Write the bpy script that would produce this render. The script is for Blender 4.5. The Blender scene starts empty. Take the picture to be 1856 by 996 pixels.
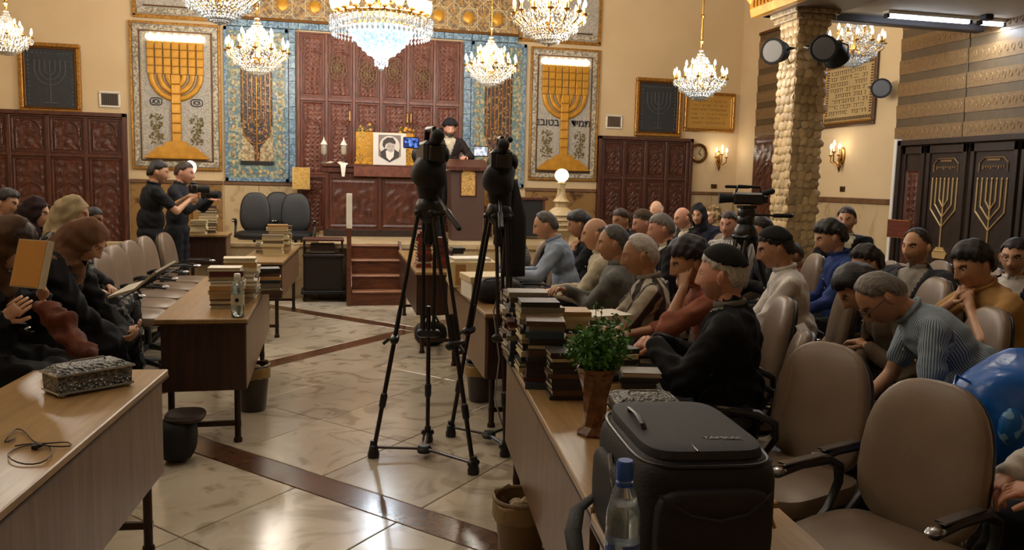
import bpy, bmesh, math, random
import numpy as np
from mathutils import Vector, Matrix, Euler
random.seed(7)
rng = np.random.default_rng(7)
PI = math.pi
SC = bpy.context.scene
COL = SC.collection
R_ = math.radians

# ------------------------------------------------------------------ camera, world, exposure
FPX, CAMH, YAW, PITCH, ROLL = 1490.0, 1.58, R_(12.9), R_(6.4), R_(1.35)
_F = np.array([math.sin(YAW)*math.cos(PITCH), math.cos(YAW)*math.cos(PITCH), -math.sin(PITCH)])
_R = np.array([math.cos(YAW), -math.sin(YAW), 0.0])
_U = np.cross(_R, _F)
_RC = _R*math.cos(ROLL) + _U*math.sin(ROLL)
_UC = -_R*math.sin(ROLL) + _U*math.cos(ROLL)
_C = np.array([0, 0, CAMH])
cd = bpy.data.cameras.new('camera'); cam = bpy.data.objects.new('camera', cd); COL.objects.link(cam)
cd.sensor_width = 36; cd.lens = FPX*36/1856; cd.clip_start = .05
cam.matrix_world = Matrix(((_RC[0], _UC[0], -_F[0], 0), (_RC[1], _UC[1], -_F[1], 0), (_RC[2], _UC[2], -_F[2], CAMH), (0, 0, 0, 1)))
SC.camera = cam
w = bpy.data.worlds.new('world'); SC.world = w; w.use_nodes = True
w.node_tree.nodes['Background'].inputs[0].default_value = (.9, .8, .7, 1)
w.node_tree.nodes['Background'].inputs[1].default_value = .12
SC.view_settings.view_transform = 'Standard'; SC.view_settings.look = 'None'
SC.view_settings.exposure = 0.30; SC.view_settings.gamma = 1
# light power of each kind of lamp in the room (W)
P_CHAND, P_BIG, P_TUBE, P_SCONCE = 140.0, 340.0, 22.0, 2.0
WARM = (1.0, .92, .80)

def ray(x, y): return _F + (x-928)/FPX*_RC + (498-y)/FPX*_UC
def on_z(x, y, z=0.0): d = ray(x, y); return _C + d*(z-CAMH)/d[2]
def on_y(x, y, Y): d = ray(x, y); return _C + d*Y/d[1]
def on_x(x, y, X): d = ray(x, y); return _C + d*X/d[0]
def at(x, y, t): return _C + ray(x, y)*t

# ------------------------------------------------------------------ materials
MATS = {}
def srgb(c):
    return tuple(((v/255)/12.92 if v <= 10 else (((v/255)+.055)/1.055)**2.4) for v in c)
def mat(name, rgb, rough=.6, metal=0.0, kind=None, rgb2=None, scale=8.0, bump=0.0, emit=0.0, coat=0.0, spec=.5, world=False, stretch=(1,1,1), trans=0.0, sheen=0.0, bscale=None, var=0.0):
    if name in MATS: return MATS[name]
    m = bpy.data.materials.new(name); m.use_nodes = True; nt = m.node_tree; N = nt.nodes; L = nt.links
    b = N['Principled BSDF']
    c1 = srgb(rgb)+(1,); c2 = (srgb(rgb2)+(1,)) if isinstance(rgb2, tuple) else tuple(v*.72 for v in c1[:3])+(1,)
    b.inputs['Base Color'].default_value = c1; b.inputs['Roughness'].default_value = rough
    b.inputs['Metallic'].default_value = metal; b.inputs['Coat Weight'].default_value = coat
    b.inputs['Specular IOR Level'].default_value = spec
    b.inputs['Transmission Weight'].default_value = trans
    b.inputs['Sheen Weight'].default_value = sheen
    if emit:
        b.inputs['Emission Color'].default_value = c1; b.inputs['Emission Strength'].default_value = emit
    MATS[name] = m
    if kind is None and not bump: return m
    mp = N.new('ShaderNodeMapping'); mp.inputs['Scale'].default_value = stretch
    if world:
        g = N.new('ShaderNodeNewGeometry'); L.new(g.outputs['Position'], mp.inputs['Vector'])
    else:
        g = N.new('ShaderNodeTexCoord'); L.new(g.outputs['Object'], mp.inputs['Vector'])
    def noise(s, d=4, dist=0.0):
        n = N.new('ShaderNodeTexNoise'); n.inputs['Scale'].default_value = s; n.inputs['Detail'].default_value = d
        n.inputs['Distortion'].default_value = dist; L.new(mp.outputs[0], n.inputs['Vector']); return n
    def ramp(fac, stops):
        r = N.new('ShaderNodeValToRGB'); e = r.color_ramp.elements
        while len(e) < len(stops): e.new(.5)
        for i, (p, c) in enumerate(stops): e[i].position = p; e[i].color = c
        L.new(fac, r.inputs[0]); return r
    col = None; hgt = None
    if kind == 'noise':
        n = noise(scale); col = ramp(n.outputs['Fac'], [(.3, c2), (.7, c1)]).outputs[0]; hgt = n.outputs['Fac']
    elif kind == 'wood':
        n = noise(scale, 6, 1.2); col = ramp(n.outputs['Fac'], [(.32, c2), (.62, c1)]).outputs[0]; hgt = n.outputs['Fac']
    elif kind == 'marble':
        n = noise(scale, 8, 2.5); n2 = noise(scale*.35, 3, .5)
        r1 = ramp(n.outputs['Fac'], [(.36, c2), (.47, c1), (.6, c1), (.72, tuple(min(1, v*1.12) for v in c1[:3])+(1,))])
        r2 = ramp(n2.outputs['Fac'], [(.3, (.70, .66, .62, 1)), (.7, (1, 1, 1, 1))])
        mx = N.new('ShaderNodeMix'); mx.data_type = 'RGBA'; mx.blend_type = 'MULTIPLY'; mx.inputs[0].default_value = .9
        L.new(r1.outputs[0], mx.inputs[6]); L.new(r2.outputs[0], mx.inputs[7]); col = mx.outputs[2]; hgt = n2.outputs['Fac']
    elif kind in ('stripe', 'stripes2'):
        if kind == 'stripe':      # stripes run along the body: 'sv' is the way round the trunk or the arm, in metres
            wv = N.new('ShaderNodeAttribute'); wv.attribute_name = 'sv'; m1 = N.new('ShaderNodeMath'); m1.operation = 'MULTIPLY'; m1.inputs[1].default_value = scale*20
            L.new(wv.outputs['Fac'], m1.inputs[0]); m2 = N.new('ShaderNodeMath'); m2.operation = 'SINE'; L.new(m1.outputs[0], m2.inputs[0])
            m3 = N.new('ShaderNodeMath'); m3.operation = 'MULTIPLY_ADD'; m3.inputs[1].default_value = .5; m3.inputs[2].default_value = .5; L.new(m2.outputs[0], m3.inputs[0]); fac = m3.outputs[0]
        else:
            wv = N.new('ShaderNodeTexWave'); wv.inputs['Scale'].default_value = scale; wv.bands_direction = 'Z'; L.new(mp.outputs[0], wv.inputs['Vector']); fac = wv.outputs['Fac']
        col = ramp(fac, [(.42, c2), (.58, c1)]).outputs[0]; hgt = noise(20).outputs['Fac']
    elif kind == 'mosaic':
        v = N.new('ShaderNodeTexVoronoi'); v.inputs['Scale'].default_value = scale; L.new(mp.outputs[0], v.inputs['Vector'])
        sp = N.new('ShaderNodeSeparateColor'); L.new(v.outputs['Color'], sp.inputs[0])
        cols = rgb2 if isinstance(rgb2, list) else [rgb, rgb2]
        r = ramp(sp.outputs[0], [(i/len(cols), srgb(c)+(1,)) for i, c in enumerate(cols)]); r.color_ramp.interpolation = 'CONSTANT'
        col = r.outputs[0]; hgt = v.outputs['Distance']
    if var:   # piece-to-piece difference in the colour of tiles, stones, books
        oi = N.new('ShaderNodeObjectInfo'); mr = N.new('ShaderNodeMapRange'); mr.inputs[3].default_value = 1-var; mr.inputs[4].default_value = 1+var*.6
        L.new(oi.outputs['Random'], mr.inputs[0]); vm = N.new('ShaderNodeVectorMath'); vm.operation = 'SCALE'
        if col is not None: L.new(col, vm.inputs[0])
        else: vm.inputs[0].default_value = c1[:3]
        L.new(mr.outputs[0], vm.inputs['Scale']); col = vm.outputs[0]
    if col is not None: L.new(col, b.inputs['Base Color'])
    if bump:
        if bscale or hgt is None: hgt = noise(bscale or 60, 3).outputs['Fac']
        bp = N.new('ShaderNodeBump'); bp.inputs['Strength'].default_value = bump; bp.inputs['Distance'].default_value = .01
        L.new(hgt, bp.inputs['Height']); L.new(bp.outputs[0], b.inputs['Normal'])
    return m
def skin_mat(name, rgb):
    if name in MATS: return MATS[name]
    m = mat(name, rgb, .5, bump=.15, bscale=90); nt = m.node_tree; b = nt.nodes['Principled BSDF']
    a = nt.nodes.new('ShaderNodeAttribute'); a.attribute_name = 'tint'
    vm = nt.nodes.new('ShaderNodeVectorMath'); vm.operation = 'MULTIPLY'; vm.inputs[0].default_value = srgb(rgb)
    nt.links.new(a.outputs['Color'], vm.inputs[1]); nt.links.new(vm.outputs[0], b.inputs['Base Color'])
    b.inputs['Subsurface Weight'].default_value = .06; b.inputs['Subsurface Radius'].default_value = (.01, .004, .002)
    return m
wallM = mat('wall_plaster', (212, 188, 150), .75, kind='noise', rgb2=(204, 178, 138), scale=1.5, world=True, bump=.04, bscale=120)
tileM = mat('floor_marble', (196, 184, 164), .19, kind='marble', rgb2=(160, 146, 124), scale=2.6, world=True, spec=.6, var=.12)
bandM = mat('brown_marble', (104, 70, 48), .17, kind='marble', rgb2=(60, 36, 24), scale=9, world=True, spec=.6, var=.12)
groutM = mat('grout', (104, 90, 72), .8)
dadoM = mat('dado_marble', (200, 178, 140), .35, kind='marble', rgb2=(176, 152, 112), scale=2.2, world=True)
dadoBM = mat('brown_onyx', (150, 116, 70), .3, kind='marble', rgb2=(84, 56, 30), scale=2.4, world=True)
railM = mat('rail_brown', (116, 84, 56), .4, kind='noise', rgb2=(86, 58, 38), scale=6)
ceilM = mat('ceiling_white', (196, 190, 180), .8)
darkwood = mat('carved_darkwood', (88, 46, 30), .38, kind='wood', rgb2=(54, 26, 18), scale=5, stretch=(6, 6, .8), bump=.15)
arkwood = mat('ark_redwood', (118, 66, 48), .4, kind='wood', rgb2=(76, 38, 28), scale=6, stretch=(5, 5, 1), bump=.2)
blackwood = mat('menorah_door_wood', (48, 34, 26), .4, kind='wood', rgb2=(30, 20, 16), scale=6, stretch=(6, 6, .8))
deskM = mat('desk_laminate', (158, 126, 80), .32, kind='wood', rgb2=(138, 106, 64), scale=3, stretch=(10, .7, 1), spec=.5)
panelM = mat('desk_panel', (124, 96, 72), .4, kind='wood', rgb2=(102, 78, 56), scale=3, stretch=(6, 6, .6))
deskdark = mat('desk_dark_panel', (64, 36, 26), .38, kind='wood', rgb2=(42, 24, 18), scale=4, stretch=(8, 8, .7))
stepM = mat('step_wood', (108, 62, 38), .4, kind='wood', rgb2=(74, 40, 24), scale=5, stretch=(1, 6, 6))
legM = mat('desk_leg_metal', (58, 42, 34), .35, metal=.5)
gold = mat('gold_paint', (200, 146, 44), .36, metal=.3, kind='noise', rgb2=(170, 116, 26), scale=9, bump=.08)
goldpic = mat('gold_frame', (190, 138, 60), .35, metal=.6, kind='noise', rgb2=(120, 78, 28), scale=30, bump=.3)
brass = mat('brass', (196, 148, 74), .25, metal=.9)
bronze = mat('bronze_dark', (104, 70, 34), .35, metal=.8)
black = mat('black_plastic', (20, 20, 22), .35)
blackm = mat('black_matte', (16, 16, 18), .7)
chrome = mat('chrome', (170, 172, 176), .18, metal=1)
leather = mat('brown_leather', (134, 116, 98), .38, kind='noise', rgb2=(120, 102, 86), scale=5, bump=.10, bscale=260, spec=.45, var=.12)
leatherB = mat('black_leather', (15, 15, 17), .45, bump=.25, bscale=130)
white = mat('white_paint', (222, 216, 204), .6)
paper = mat('paper', (198, 186, 158), .8)
silverM = mat('embossed_silver', (120, 122, 122), .34, metal=.75, kind='mosaic', rgb2=[(84, 86, 88), (124, 124, 122), (104, 106, 106), (136, 136, 132)], scale=90, bump=1.0)
glassM = mat('clear_plastic', (225, 235, 238), .06, trans=.92, spec=.6)
flameM = mat('bulb_warm', (255, 236, 196), .5, emit=14)
coolM = mat('tube_glow', (226, 238, 255), .5, emit=9)

# ------------------------------------------------------------------ mesh building
class MB:
    def __init__(s): s.v = []; s.f = []; s.m = []; s.c = None
    def add(s, vs, fs, mi=0, cols=None):
        b = len(s.v); s.v.extend([tuple(map(float, p)) for p in vs]); s.f.extend([tuple(b+i for i in f) for f in fs]); s.m.extend([mi]*len(fs))
        if cols is not None or s.c is not None:
            if s.c is None: s.c = [(1, 1, 1)]*b
            s.c.extend(cols if cols is not None else [(1, 1, 1)]*len(vs))
        return s
    def box(s, lo, hi, mi=0, M=None, bev=0.0):
        x0, y0, z0 = lo; x1, y1, z1 = hi
        if bev:
            e = bev; vs = []
            for (x, sx) in ((x0, 1), (x1, -1)):
                for (y, sy) in ((y0, 1), (y1, -1)):
                    for (z, sz) in ((z0, 1), (z1, -1)):
                        vs += [(x, y+sy*e, z+sz*e), (x+sx*e, y, z+sz*e), (x+sx*e, y+sy*e, z)]
            bm = bmesh.new(); bv = [bm.verts.new(p) for p in vs]
            bmesh.ops.convex_hull(bm, input=bv); bm.verts.index_update()
            vs = [v.co.copy() for v in bm.verts]; fs = [[v.index for v in f.verts] for f in bm.faces]; bm.free()
        else:
            vs = [(x0, y0, z0), (x1, y0, z0), (x1, y1, z0), (x0, y1, z0), (x0, y0, z1), (x1, y0, z1), (x1, y1, z1), (x0, y1, z1)]
            fs = [(0, 3, 2, 1), (4, 5, 6, 7), (0, 1, 5, 4), (1, 2, 6, 5), (2, 3, 7, 6), (3, 0, 4, 7)]
        if M is not None: vs = [M @ Vector(v) for v in vs]
        return s.add(vs, fs, mi)
    def tube(s, pts, r, n=8, mi=0, caps=True, closed=False, flat=1.0):
        pts = [Vector(p) for p in pts]; k = len(pts); rr = r if isinstance(r, (list, tuple)) else [r]*k
        vs = []; up = None
        for i, p in enumerate(pts):
            if closed: t = (pts[(i+1) % k]-pts[i-1])
            else: t = (pts[min(i+1, k-1)]-pts[max(i-1, 0)])
            t = t.normalized() if t.length > 1e-9 else Vector((0, 0, 1))
            if up is None: up = Vector((0, 0, 1)) if abs(t.z) < .9 else Vector((0, 1, 0))
            a = t.cross(up)
            if a.length < 1e-5: a = t.orthogonal()
            a.normalize(); b = a.cross(t).normalized(); up = b
            for j in range(n):
                g = 2*PI*j/n; vs.append(p+(a*math.cos(g)+b*math.sin(g)*flat)*rr[i])
        fs = []
        for i in range(k if closed else k-1):
            i2 = (i+1) % k
            for j in range(n):
                j2 = (j+1) % n; fs.append((i*n+j, i2*n+j, i2*n+j2, i*n+j2))
        if caps and not closed: fs.append(tuple(range(n))); fs.append(tuple((k-1)*n+j for j in reversed(range(n))))
        return s.add(vs, fs, mi)
    def lathe(s, prof, n=16, c=(0, 0, 0), mi=0, M=None):
        vs = []; fs = []; k = len(prof)
        for r, z in prof:
            for j in range(n):
                g = 2*PI*j/n; vs.append((c[0]+r*math.cos(g), c[1]+r*math.sin(g), c[2]+z))
        for i in range(k-1):
            for j in range(n):
                j2 = (j+1) % n; fs.append((i*n+j, i*n+j2, (i+1)*n+j2, (i+1)*n+j))
        if prof[0][0] > 1e-6: fs.append(tuple(reversed(range(n))))
        if prof[-1][0] > 1e-6: fs.append(tuple((k-1)*n+j for j in range(n)))
        if M is not None: vs = [M @ Vector(v) for v in vs]
        return s.add(vs, fs, mi)
    def ell(s, c, r, M=None, n=16, k=10, e=1.0, mi=0, cols=None):
        """superellipsoid: e=1 ellipsoid, e<1 boxier"""
        sp = lambda v: math.copysign(abs(v)**e, v)
        vs = []; fs = []
        for i in range(k+1):
            a = -PI/2+PI*i/k
            for j in range(n):
                g = 2*PI*j/n
                vs.append(Vector((r[0]*sp(math.cos(a))*sp(math.cos(g)), r[1]*sp(math.cos(a))*sp(math.sin(g)), r[2]*sp(math.sin(a)))))
        for i in range(k):
            for j in range(n):
                j2 = (j+1) % n; fs.append((i*n+j, i*n+j2, (i+1)*n+j2, (i+1)*n+j))
        if M is not None: vs = [M @ v for v in vs]
        vs = [v+Vector(c) for v in vs]
        return s.add(vs, fs, mi)
    def cap(s, a, b, ra, rb, n=12, flat=None):
        """tapered capsule"""
        a = Vector(a); b = Vector(b); t = b-a
        if t.length < 1e-6: t = Vector((0, 0, 1e-3)); b = a+t
        t.normalize(); pts = []; rs = []
        for q in (-.99, -.8, -.45, 0): pts.append(a+t*q*ra); rs.append(ra*math.sqrt(max(0.01, 1-q*q)))
        for q in (0, .45, .8, .99): pts.append(b+t*q*rb); rs.append(rb*math.sqrt(max(0.01, 1-q*q)))
        return s.tube(pts, rs, n)
    def prism(s, poly, y0, y1, mi=0, M=None):
        """polygon in x,z extruded along y"""
        k = len(poly); vs = [(x, y0, z) for x, z in poly]+[(x, y1, z) for x, z in poly]
        fs = [tuple(range(k)), tuple(range(2*k-1, k-1, -1))]+[(i, k+i, k+(i+1) % k, (i+1) % k) for i in range(k)]
        if M is not None: vs = [M @ Vector(v) for v in vs]
        return s.add(vs, fs, mi)
    def xf(s, M): s.v = [tuple(M @ Vector(v)) for v in s.v]; return s
    def mesh(s, name, mats, smooth=False, fixn=True):
        me = bpy.data.meshes.new(name); me.from_pydata(s.v, [], s.f)
        for m in (mats if isinstance(mats, (list, tuple)) else [mats]): me.materials.append(m)
        me.polygons.foreach_set('material_index', s.m)
        if smooth: me.polygons.foreach_set('use_smooth', [True]*len(s.f))
        if fixn:
            bm = bmesh.new(); bm.from_mesh(me); bmesh.ops.recalc_face_normals(bm, faces=bm.faces); bm.to_mesh(me); bm.free()
        if smooth and smooth != 'all':
            try: me.set_sharp_from_angle(angle=R_(42))
            except Exception: pass
        if s.c is not None:
            at_ = me.attributes.new('tint', 'FLOAT_COLOR', 'POINT'); at_.data.foreach_set('color', [q for c in s.c for q in (c[0], c[1], c[2], 1)])
        return me
def link(name, me, parent=None, loc=None, rz=0.0, sc=None, M=None):
    o = bpy.data.objects.new(name, me); COL.objects.link(o)
    if parent is not None: o.parent = parent
    if M is not None: o.matrix_basis = M
    if loc is not None: o.location = loc
    if rz: o.rotation_euler = (0, 0, rz)
    if sc is not None: o.scale = sc
    return o
def part(name, mb, mats, parent=None, smooth=False, **k): return link(name, mb.mesh(name, mats, smooth), parent, **k)
def tag(o, label, cat, group=None, kind=None):
    o['label'] = label; o['category'] = cat
    if group: o['group'] = group
    if kind: o['kind'] = kind
    return o
def thing(name, label, cat, loc=(0, 0, 0), rz=0.0, group=None):
    o = bpy.data.objects.new(name, None); COL.objects.link(o); o.empty_display_size = .1
    o.location = [float(q) for q in loc]; o.rotation_euler = (0, 0, rz); return tag(o, label, cat, group)
def struct(name, mb, mats, smooth=False, parent=None, **k):
    o = part(name, mb, mats, parent, smooth, **k)
    if parent is None: o['kind'] = 'structure'
    return o
def sempty(name, loc=(0, 0, 0), M=None):
    o = bpy.data.objects.new(name, None); COL.objects.link(o); o['kind'] = 'structure'; o.location = loc
    if M is not None: o.matrix_world = M
    return o
KIDS = {}
def kids(o): return [c for c in o.children]
def copy_tree(o, parent=None, loc=None, rz=None, label=None, group=None):
    c = o.copy(); COL.objects.link(c)
    if parent is not None: c.parent = parent
    if loc is not None: c.location = loc
    if rz is not None: c.rotation_euler = (0, 0, rz)
    if label: c['label'] = label
    if group: c['group'] = group
    for k in kids(o): copy_tree(k, c)
    return c
def text_mesh(txt, size, depth=.002, font_align='CENTER', bold=0.0):
    cu = bpy.data.curves.new('lettering', 'FONT'); cu.body = txt; cu.size = size; cu.extrude = depth; cu.align_x = font_align; cu.align_y = 'CENTER'; cu.resolution_u = 3; cu.offset = bold
    o = bpy.data.objects.new('tmp', cu); COL.objects.link(o); dg = bpy.context.evaluated_depsgraph_get()
    me = bpy.data.meshes.new_from_object(o.evaluated_get(dg)); bpy.data.objects.remove(o); bpy.data.curves.remove(cu); return me
def letters(txt, size, m, parent, M, name='lettering', depth=.002, bold=0.0):
    me = text_mesh(txt, size, depth, bold=bold); me.materials.clear(); me.materials.append(m)
    return link(name, me, parent, M=M)
BACKM = lambda x, y, z: Matrix.Translation((x, y, z)) @ Matrix.Rotation(PI/2, 4, 'X')      # text upright on a wall that faces -Y
# ------------------------------------------------------------------ room shell
BW, RW, LW, FW, CH = 14.0, 7.4, -6.5, -4.0, 6.0
def slab(name, lo, hi, m): return struct(name, MB().box(lo, hi), m)
floor = slab('floor', (LW-.2, FW-.2, -.2), (RW+.2, BW+.2, -.016), groutM)
slab('wall_back', (LW-.2, BW, -.2), (RW+.2, BW+.2, CH), wallM)
slab('wall_right', (RW, FW-.2, -.2), (RW+.2, BW, CH), wallM)
slab('wall_left', (LW-.2, FW-.2, -.2), (LW, BW, CH), wallM)
slab('wall_front', (LW, FW-.2, -.2), (RW, FW, CH), wallM)
slab('ceiling', (LW-.2, FW-.2, CH), (RW+.2, BW+.2, CH+.2), ceilM)
# marble tiles: diamond fields of 5 x 5 tiles parted by brown strips
ua = Vector((math.cos(R_(-47.8)), math.sin(R_(-47.8)), 0)); ub = Vector((math.cos(R_(47.8)), math.sin(R_(47.8)), 0))
O_ = Vector((.93, 3.17, 0)); BWD = .20; NT = 5; PER = 3.72; TS = (PER-BWD)/NT
def quad_tile(a0, a1, b0, b1, g=.003):
    mb = MB(); vs = []
    for z, e in ((-.02, 0), (-.002, 0), (0, .003)):
        for a, b in ((a0+g+e, b0+g+e), (a1-g-e, b0+g+e), (a1-g-e, b1-g-e), (a0+g+e, b1-g-e)):
            p = ua*a+ub*b; vs.append((p.x, p.y, z))
    fs = [(8, 9, 10, 11)]+[(r*4+i, r*4+(i+1) % 4, r*4+4+(i+1) % 4, r*4+4+i) for r in (0, 1) for i in range(4)]
    return mb.add(vs, fs)
tmesh = quad_tile(0, TS, 0, TS).mesh('tile', tileM); bmA = quad_tile(0, PER-BWD, 0, BWD).mesh('strip_tile', bandM); bmB = quad_tile(0, BWD, 0, PER-BWD).mesh('strip_tile', bandM)
kmesh = quad_tile(0, BWD, 0, BWD).mesh('corner_tile', bandM)
def inroom(p, near=1.2):
    return -3.6 < p.x < RW-.45 and near < p.y < 11.0 and p.y > abs(p.x-.6)*.9-.2
ntile = 0
for i in range(-4, 4):
    for j in range(-4, 4):
        o0 = O_ + ua*(i*PER+BWD/2) + ub*(j*PER+BWD/2)
        for a in range(NT):
            for b in range(NT):
                p = o0+ua*a*TS+ub*b*TS
                if inroom(p+ (ua+ub)*TS/2) and ntile < 300: link('tile', tmesh, floor, loc=p); ntile += 1
        for me, p, q in ((bmA, o0-ub*BWD, o0-ub*BWD+ua*PER/2), (bmB, o0-ua*BWD, o0-ua*BWD+ub*PER/2), (kmesh, o0-(ua+ub)*BWD, o0)):
            if inroom(q, -.5) and q.y < 10.9: link('strip_tile', me, floor, loc=p)
# dais and its marble front
struct('dais', MB().box((-.06, 11.15, -.01), (4.45, BW-.001, .70)).box((-.08, 11.11, .66), (4.45, BW-.001, .72)), dadoM)
struct('lower_dais', MB().box((-6.4, 11.2, -.01), (-.08, BW-.001, .30)), dadoM)
struct('parapet_wall', MB().box((-6.4, 11.13, -.01), (-.08, 11.25, .68)).box((-6.4, 11.10, .68), (-.08, 11.28, .72), 0), dadoM)
# dado
def dado(name, x0, x1, m, z0=0.0, n=4):
    mb = MB(); w = (x1-x0)/n
    for i in range(n): mb.box((x0+i*w+.003, BW-.03, z0), (x0+(i+1)*w-.003, BW-.001, 1.44), bev=.004)
    o = sempty(name)
    for i in range(n): part('panel', MB().box((x0+i*w+.003, BW-.03, z0), (x0+(i+1)*w-.003, BW-.001, 1.44), bev=.004), m, o)
    part('rail', MB().box((x0, BW-.05, 1.44), (x1, BW-.001, 1.50), bev=.008), railM, o)
dado('trim_1', -2.98, -1.6, dadoBM, .30, 2)
dado('trim_2', -1.58, -.5, dadoM, .30, 2)
dado('trim_3', 3.4, 4.70, dadoBM, .72, 2)
dado('trim_4', 6.5, RW-.05, dadoM, 0, 2)
o = sempty('trim_5')
for i in range(3): part('panel', MB().box((RW-.03, 9.5+i*1.5+.003, 0), (RW-.001, 9.5+(i+1)*1.5-.003, 1.44), bev=.004), dadoM, o)
part('rail', MB().box((RW-.05, 9.5, 1.40), (RW-.001, 13.96, 1.48), bev=.008), railM, o)

# carved relief panel (local x,z; sticks out along -y)
def carved(name, w, h, m, nx=36, nz=72, freq=5, amp=.018, arch=True):
    vs = []; fs = []
    for k in range(nz+1):
        for i in range(nx+1):
            u = i/nx; v = k/nz; x = (u-.5)*w; z = v*h
            d = 0.0
            e = min(u*w, (1-u)*w, v*h, (1-v)*h)
            if e < .025: d = .012
            elif e < .045: d = 0
            else:
                q = math.sin(freq*PI*u*1.0)*math.cos(freq*PI*v*h/w)
                q2 = math.sin(2*freq*PI*u+2*math.sin(6*v))*math.sin(2*freq*PI*v*h/w+2*math.cos(5*u))
                d = .006+amp*(.5*abs(q)+.5*max(0, q2))
                if arch:
                    zz = (v-.62)*h; rr = math.hypot(x, zz)
                    if zz > 0 and abs(rr-w*.36) < .014: d = .024
                    if zz <= 0 and abs(abs(x)-w*.36) < .012: d = .024
            vs.append((x, -d, z))
    for k in range(nz):
        for i in range(nx): a = k*(nx+1)+i; fs.append((a, a+1, a+nx+2, a+nx+1))
    return MB().add(vs, fs).mesh(name, m, fixn=False)
def carved_wall(root, x0, x1, z0, z1, nx, rows, m, y=BW, key='cp', freq=5, rail=.06):
    """frame of stiles and rails with carved panels let into it"""
    part('backing', MB().box((x0, y-.02, z0), (x1, y-.001, z1)), m, root)
    cw = (x1-x0-rail)/nx
    for i in range(nx+1): part('stile', MB().box((x0+i*cw, y-.07, z0), (x0+i*cw+rail, y-.02, z1), bev=.008), m, root)
    zz = [z0+(z1-z0)*r for r in rows]
    for z in zz: part('rail', MB().box((x0, y-.062, max(z0, z-rail/2)), (x1, y-.02, min(z1, z+rail/2)), bev=.006), m, root)
    for a, b in zip(zz[:-1], zz[1:]):
        me = carved(key, cw-rail-.01, b-a-rail-.01, m, freq=freq)
        for i in range(nx): link('carved_panel', me, root, loc=(x0+rail+i*cw+(cw-rail)/2, y-.022, a+rail/2+.005))
d1 = sempty('door_1'); carved_wall(d1, -6.3, -3.02, .30, 2.44, 6, (0, .72, 1), darkwood, freq=3)
part('door_frame', MB().box((-3.06, BW-.1, .30), (-3.0, BW-.001, 2.5), bev=.006).box((-6.4, BW-.1, 2.44), (-3.0, BW-.001, 2.50), bev=.006), darkwood, d1)
d2 = sempty('door_2'); carved_wall(d2, 4.76, 6.43, .0, 2.38, 4, (0, .38, .72, 1), darkwood, freq=3)
part('door_frame', MB().box((4.70, BW-.1, 0), (4.76, BW-.001, 2.44), bev=.006).box((6.43, BW-.1, 0), (6.49, BW-.001, 2.44), bev=.006).box((4.70, BW-.1, 2.38), (6.49, BW-.001, 2.44), bev=.006), darkwood, d2)

# ------------------------------------------------------------------ the ark
ark = thing('ark', 'tall carved reddish wooden ark doors between the blue tile bands', 'ark', (0, 0, 0))
carved_wall(ark, -.44, 2.26, .72, 3.9, 6, (0, .28, .67, 1), arkwood, y=BW-.002, freq=5, rail=.055)
for x in (.40, 1.34, 1.40): part('pull_handle', MB().tube([(x, BW-.075, 2.5), (x, BW-.11, 2.53), (x, BW-.11, 2.67), (x, BW-.075, 2.7)], .012), brass, ark, smooth=True)
glint = mat('lattice_inlay', (128, 104, 74), .4, metal=.3)
for i, x in enumerate((.2, .68, 1.13, 1.6)):   # pale open fretwork roundels in the top row
    mb = MB()
    for r in (.05, .10, .15):
        mb.tube([(r*math.cos(a), -.045, r*1.3*math.sin(a)) for a in np.linspace(0, 2*PI, 20, False)], .006, 5, closed=True)
    for a in np.linspace(0, PI, 6, False): mb.tube([(-.15*math.cos(a), -.045, -.19*math.sin(a)), (.15*math.cos(a), -.045, .19*math.sin(a))], .005, 5)
    part('fretwork', mb, glint, ark, loc=(x, BW-.02, 3.36-.08*(i % 2)))
# blue tile band round the ark
blueT = mat('blue_tile', (104, 130, 152), .3, kind='mosaic', rgb2=[(92, 118, 142), (120, 148, 168), (80, 106, 134), (136, 160, 172)], scale=40, bump=.2)
tb = thing('tile_band', 'band of pale blue tiles framing the carved ark', 'tiles')
for lo, hi in (((-.56, BW-.09, 1.5), (-.46, BW-.001, 3.92)), ((2.28, BW-.09, 1.5), (2.40, BW-.001, 3.92))):
    n = 12; dz = (hi[2]-lo[2])/n
    for i in range(n): part('tile', MB().box((lo[0], lo[1], lo[2]+i*dz+.002), (hi[0], hi[1], lo[2]+(i+1)*dz-.002), bev=.004), blueT, tb)
n = 30; dx = 4.69/n
for i in range(n): part('tile', MB().box((-1.50+i*dx+.002, BW-.09, 3.93), (-1.50+(i+1)*dx-.002, BW-.001, 4.03), bev=.004), blueT, tb)
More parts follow.
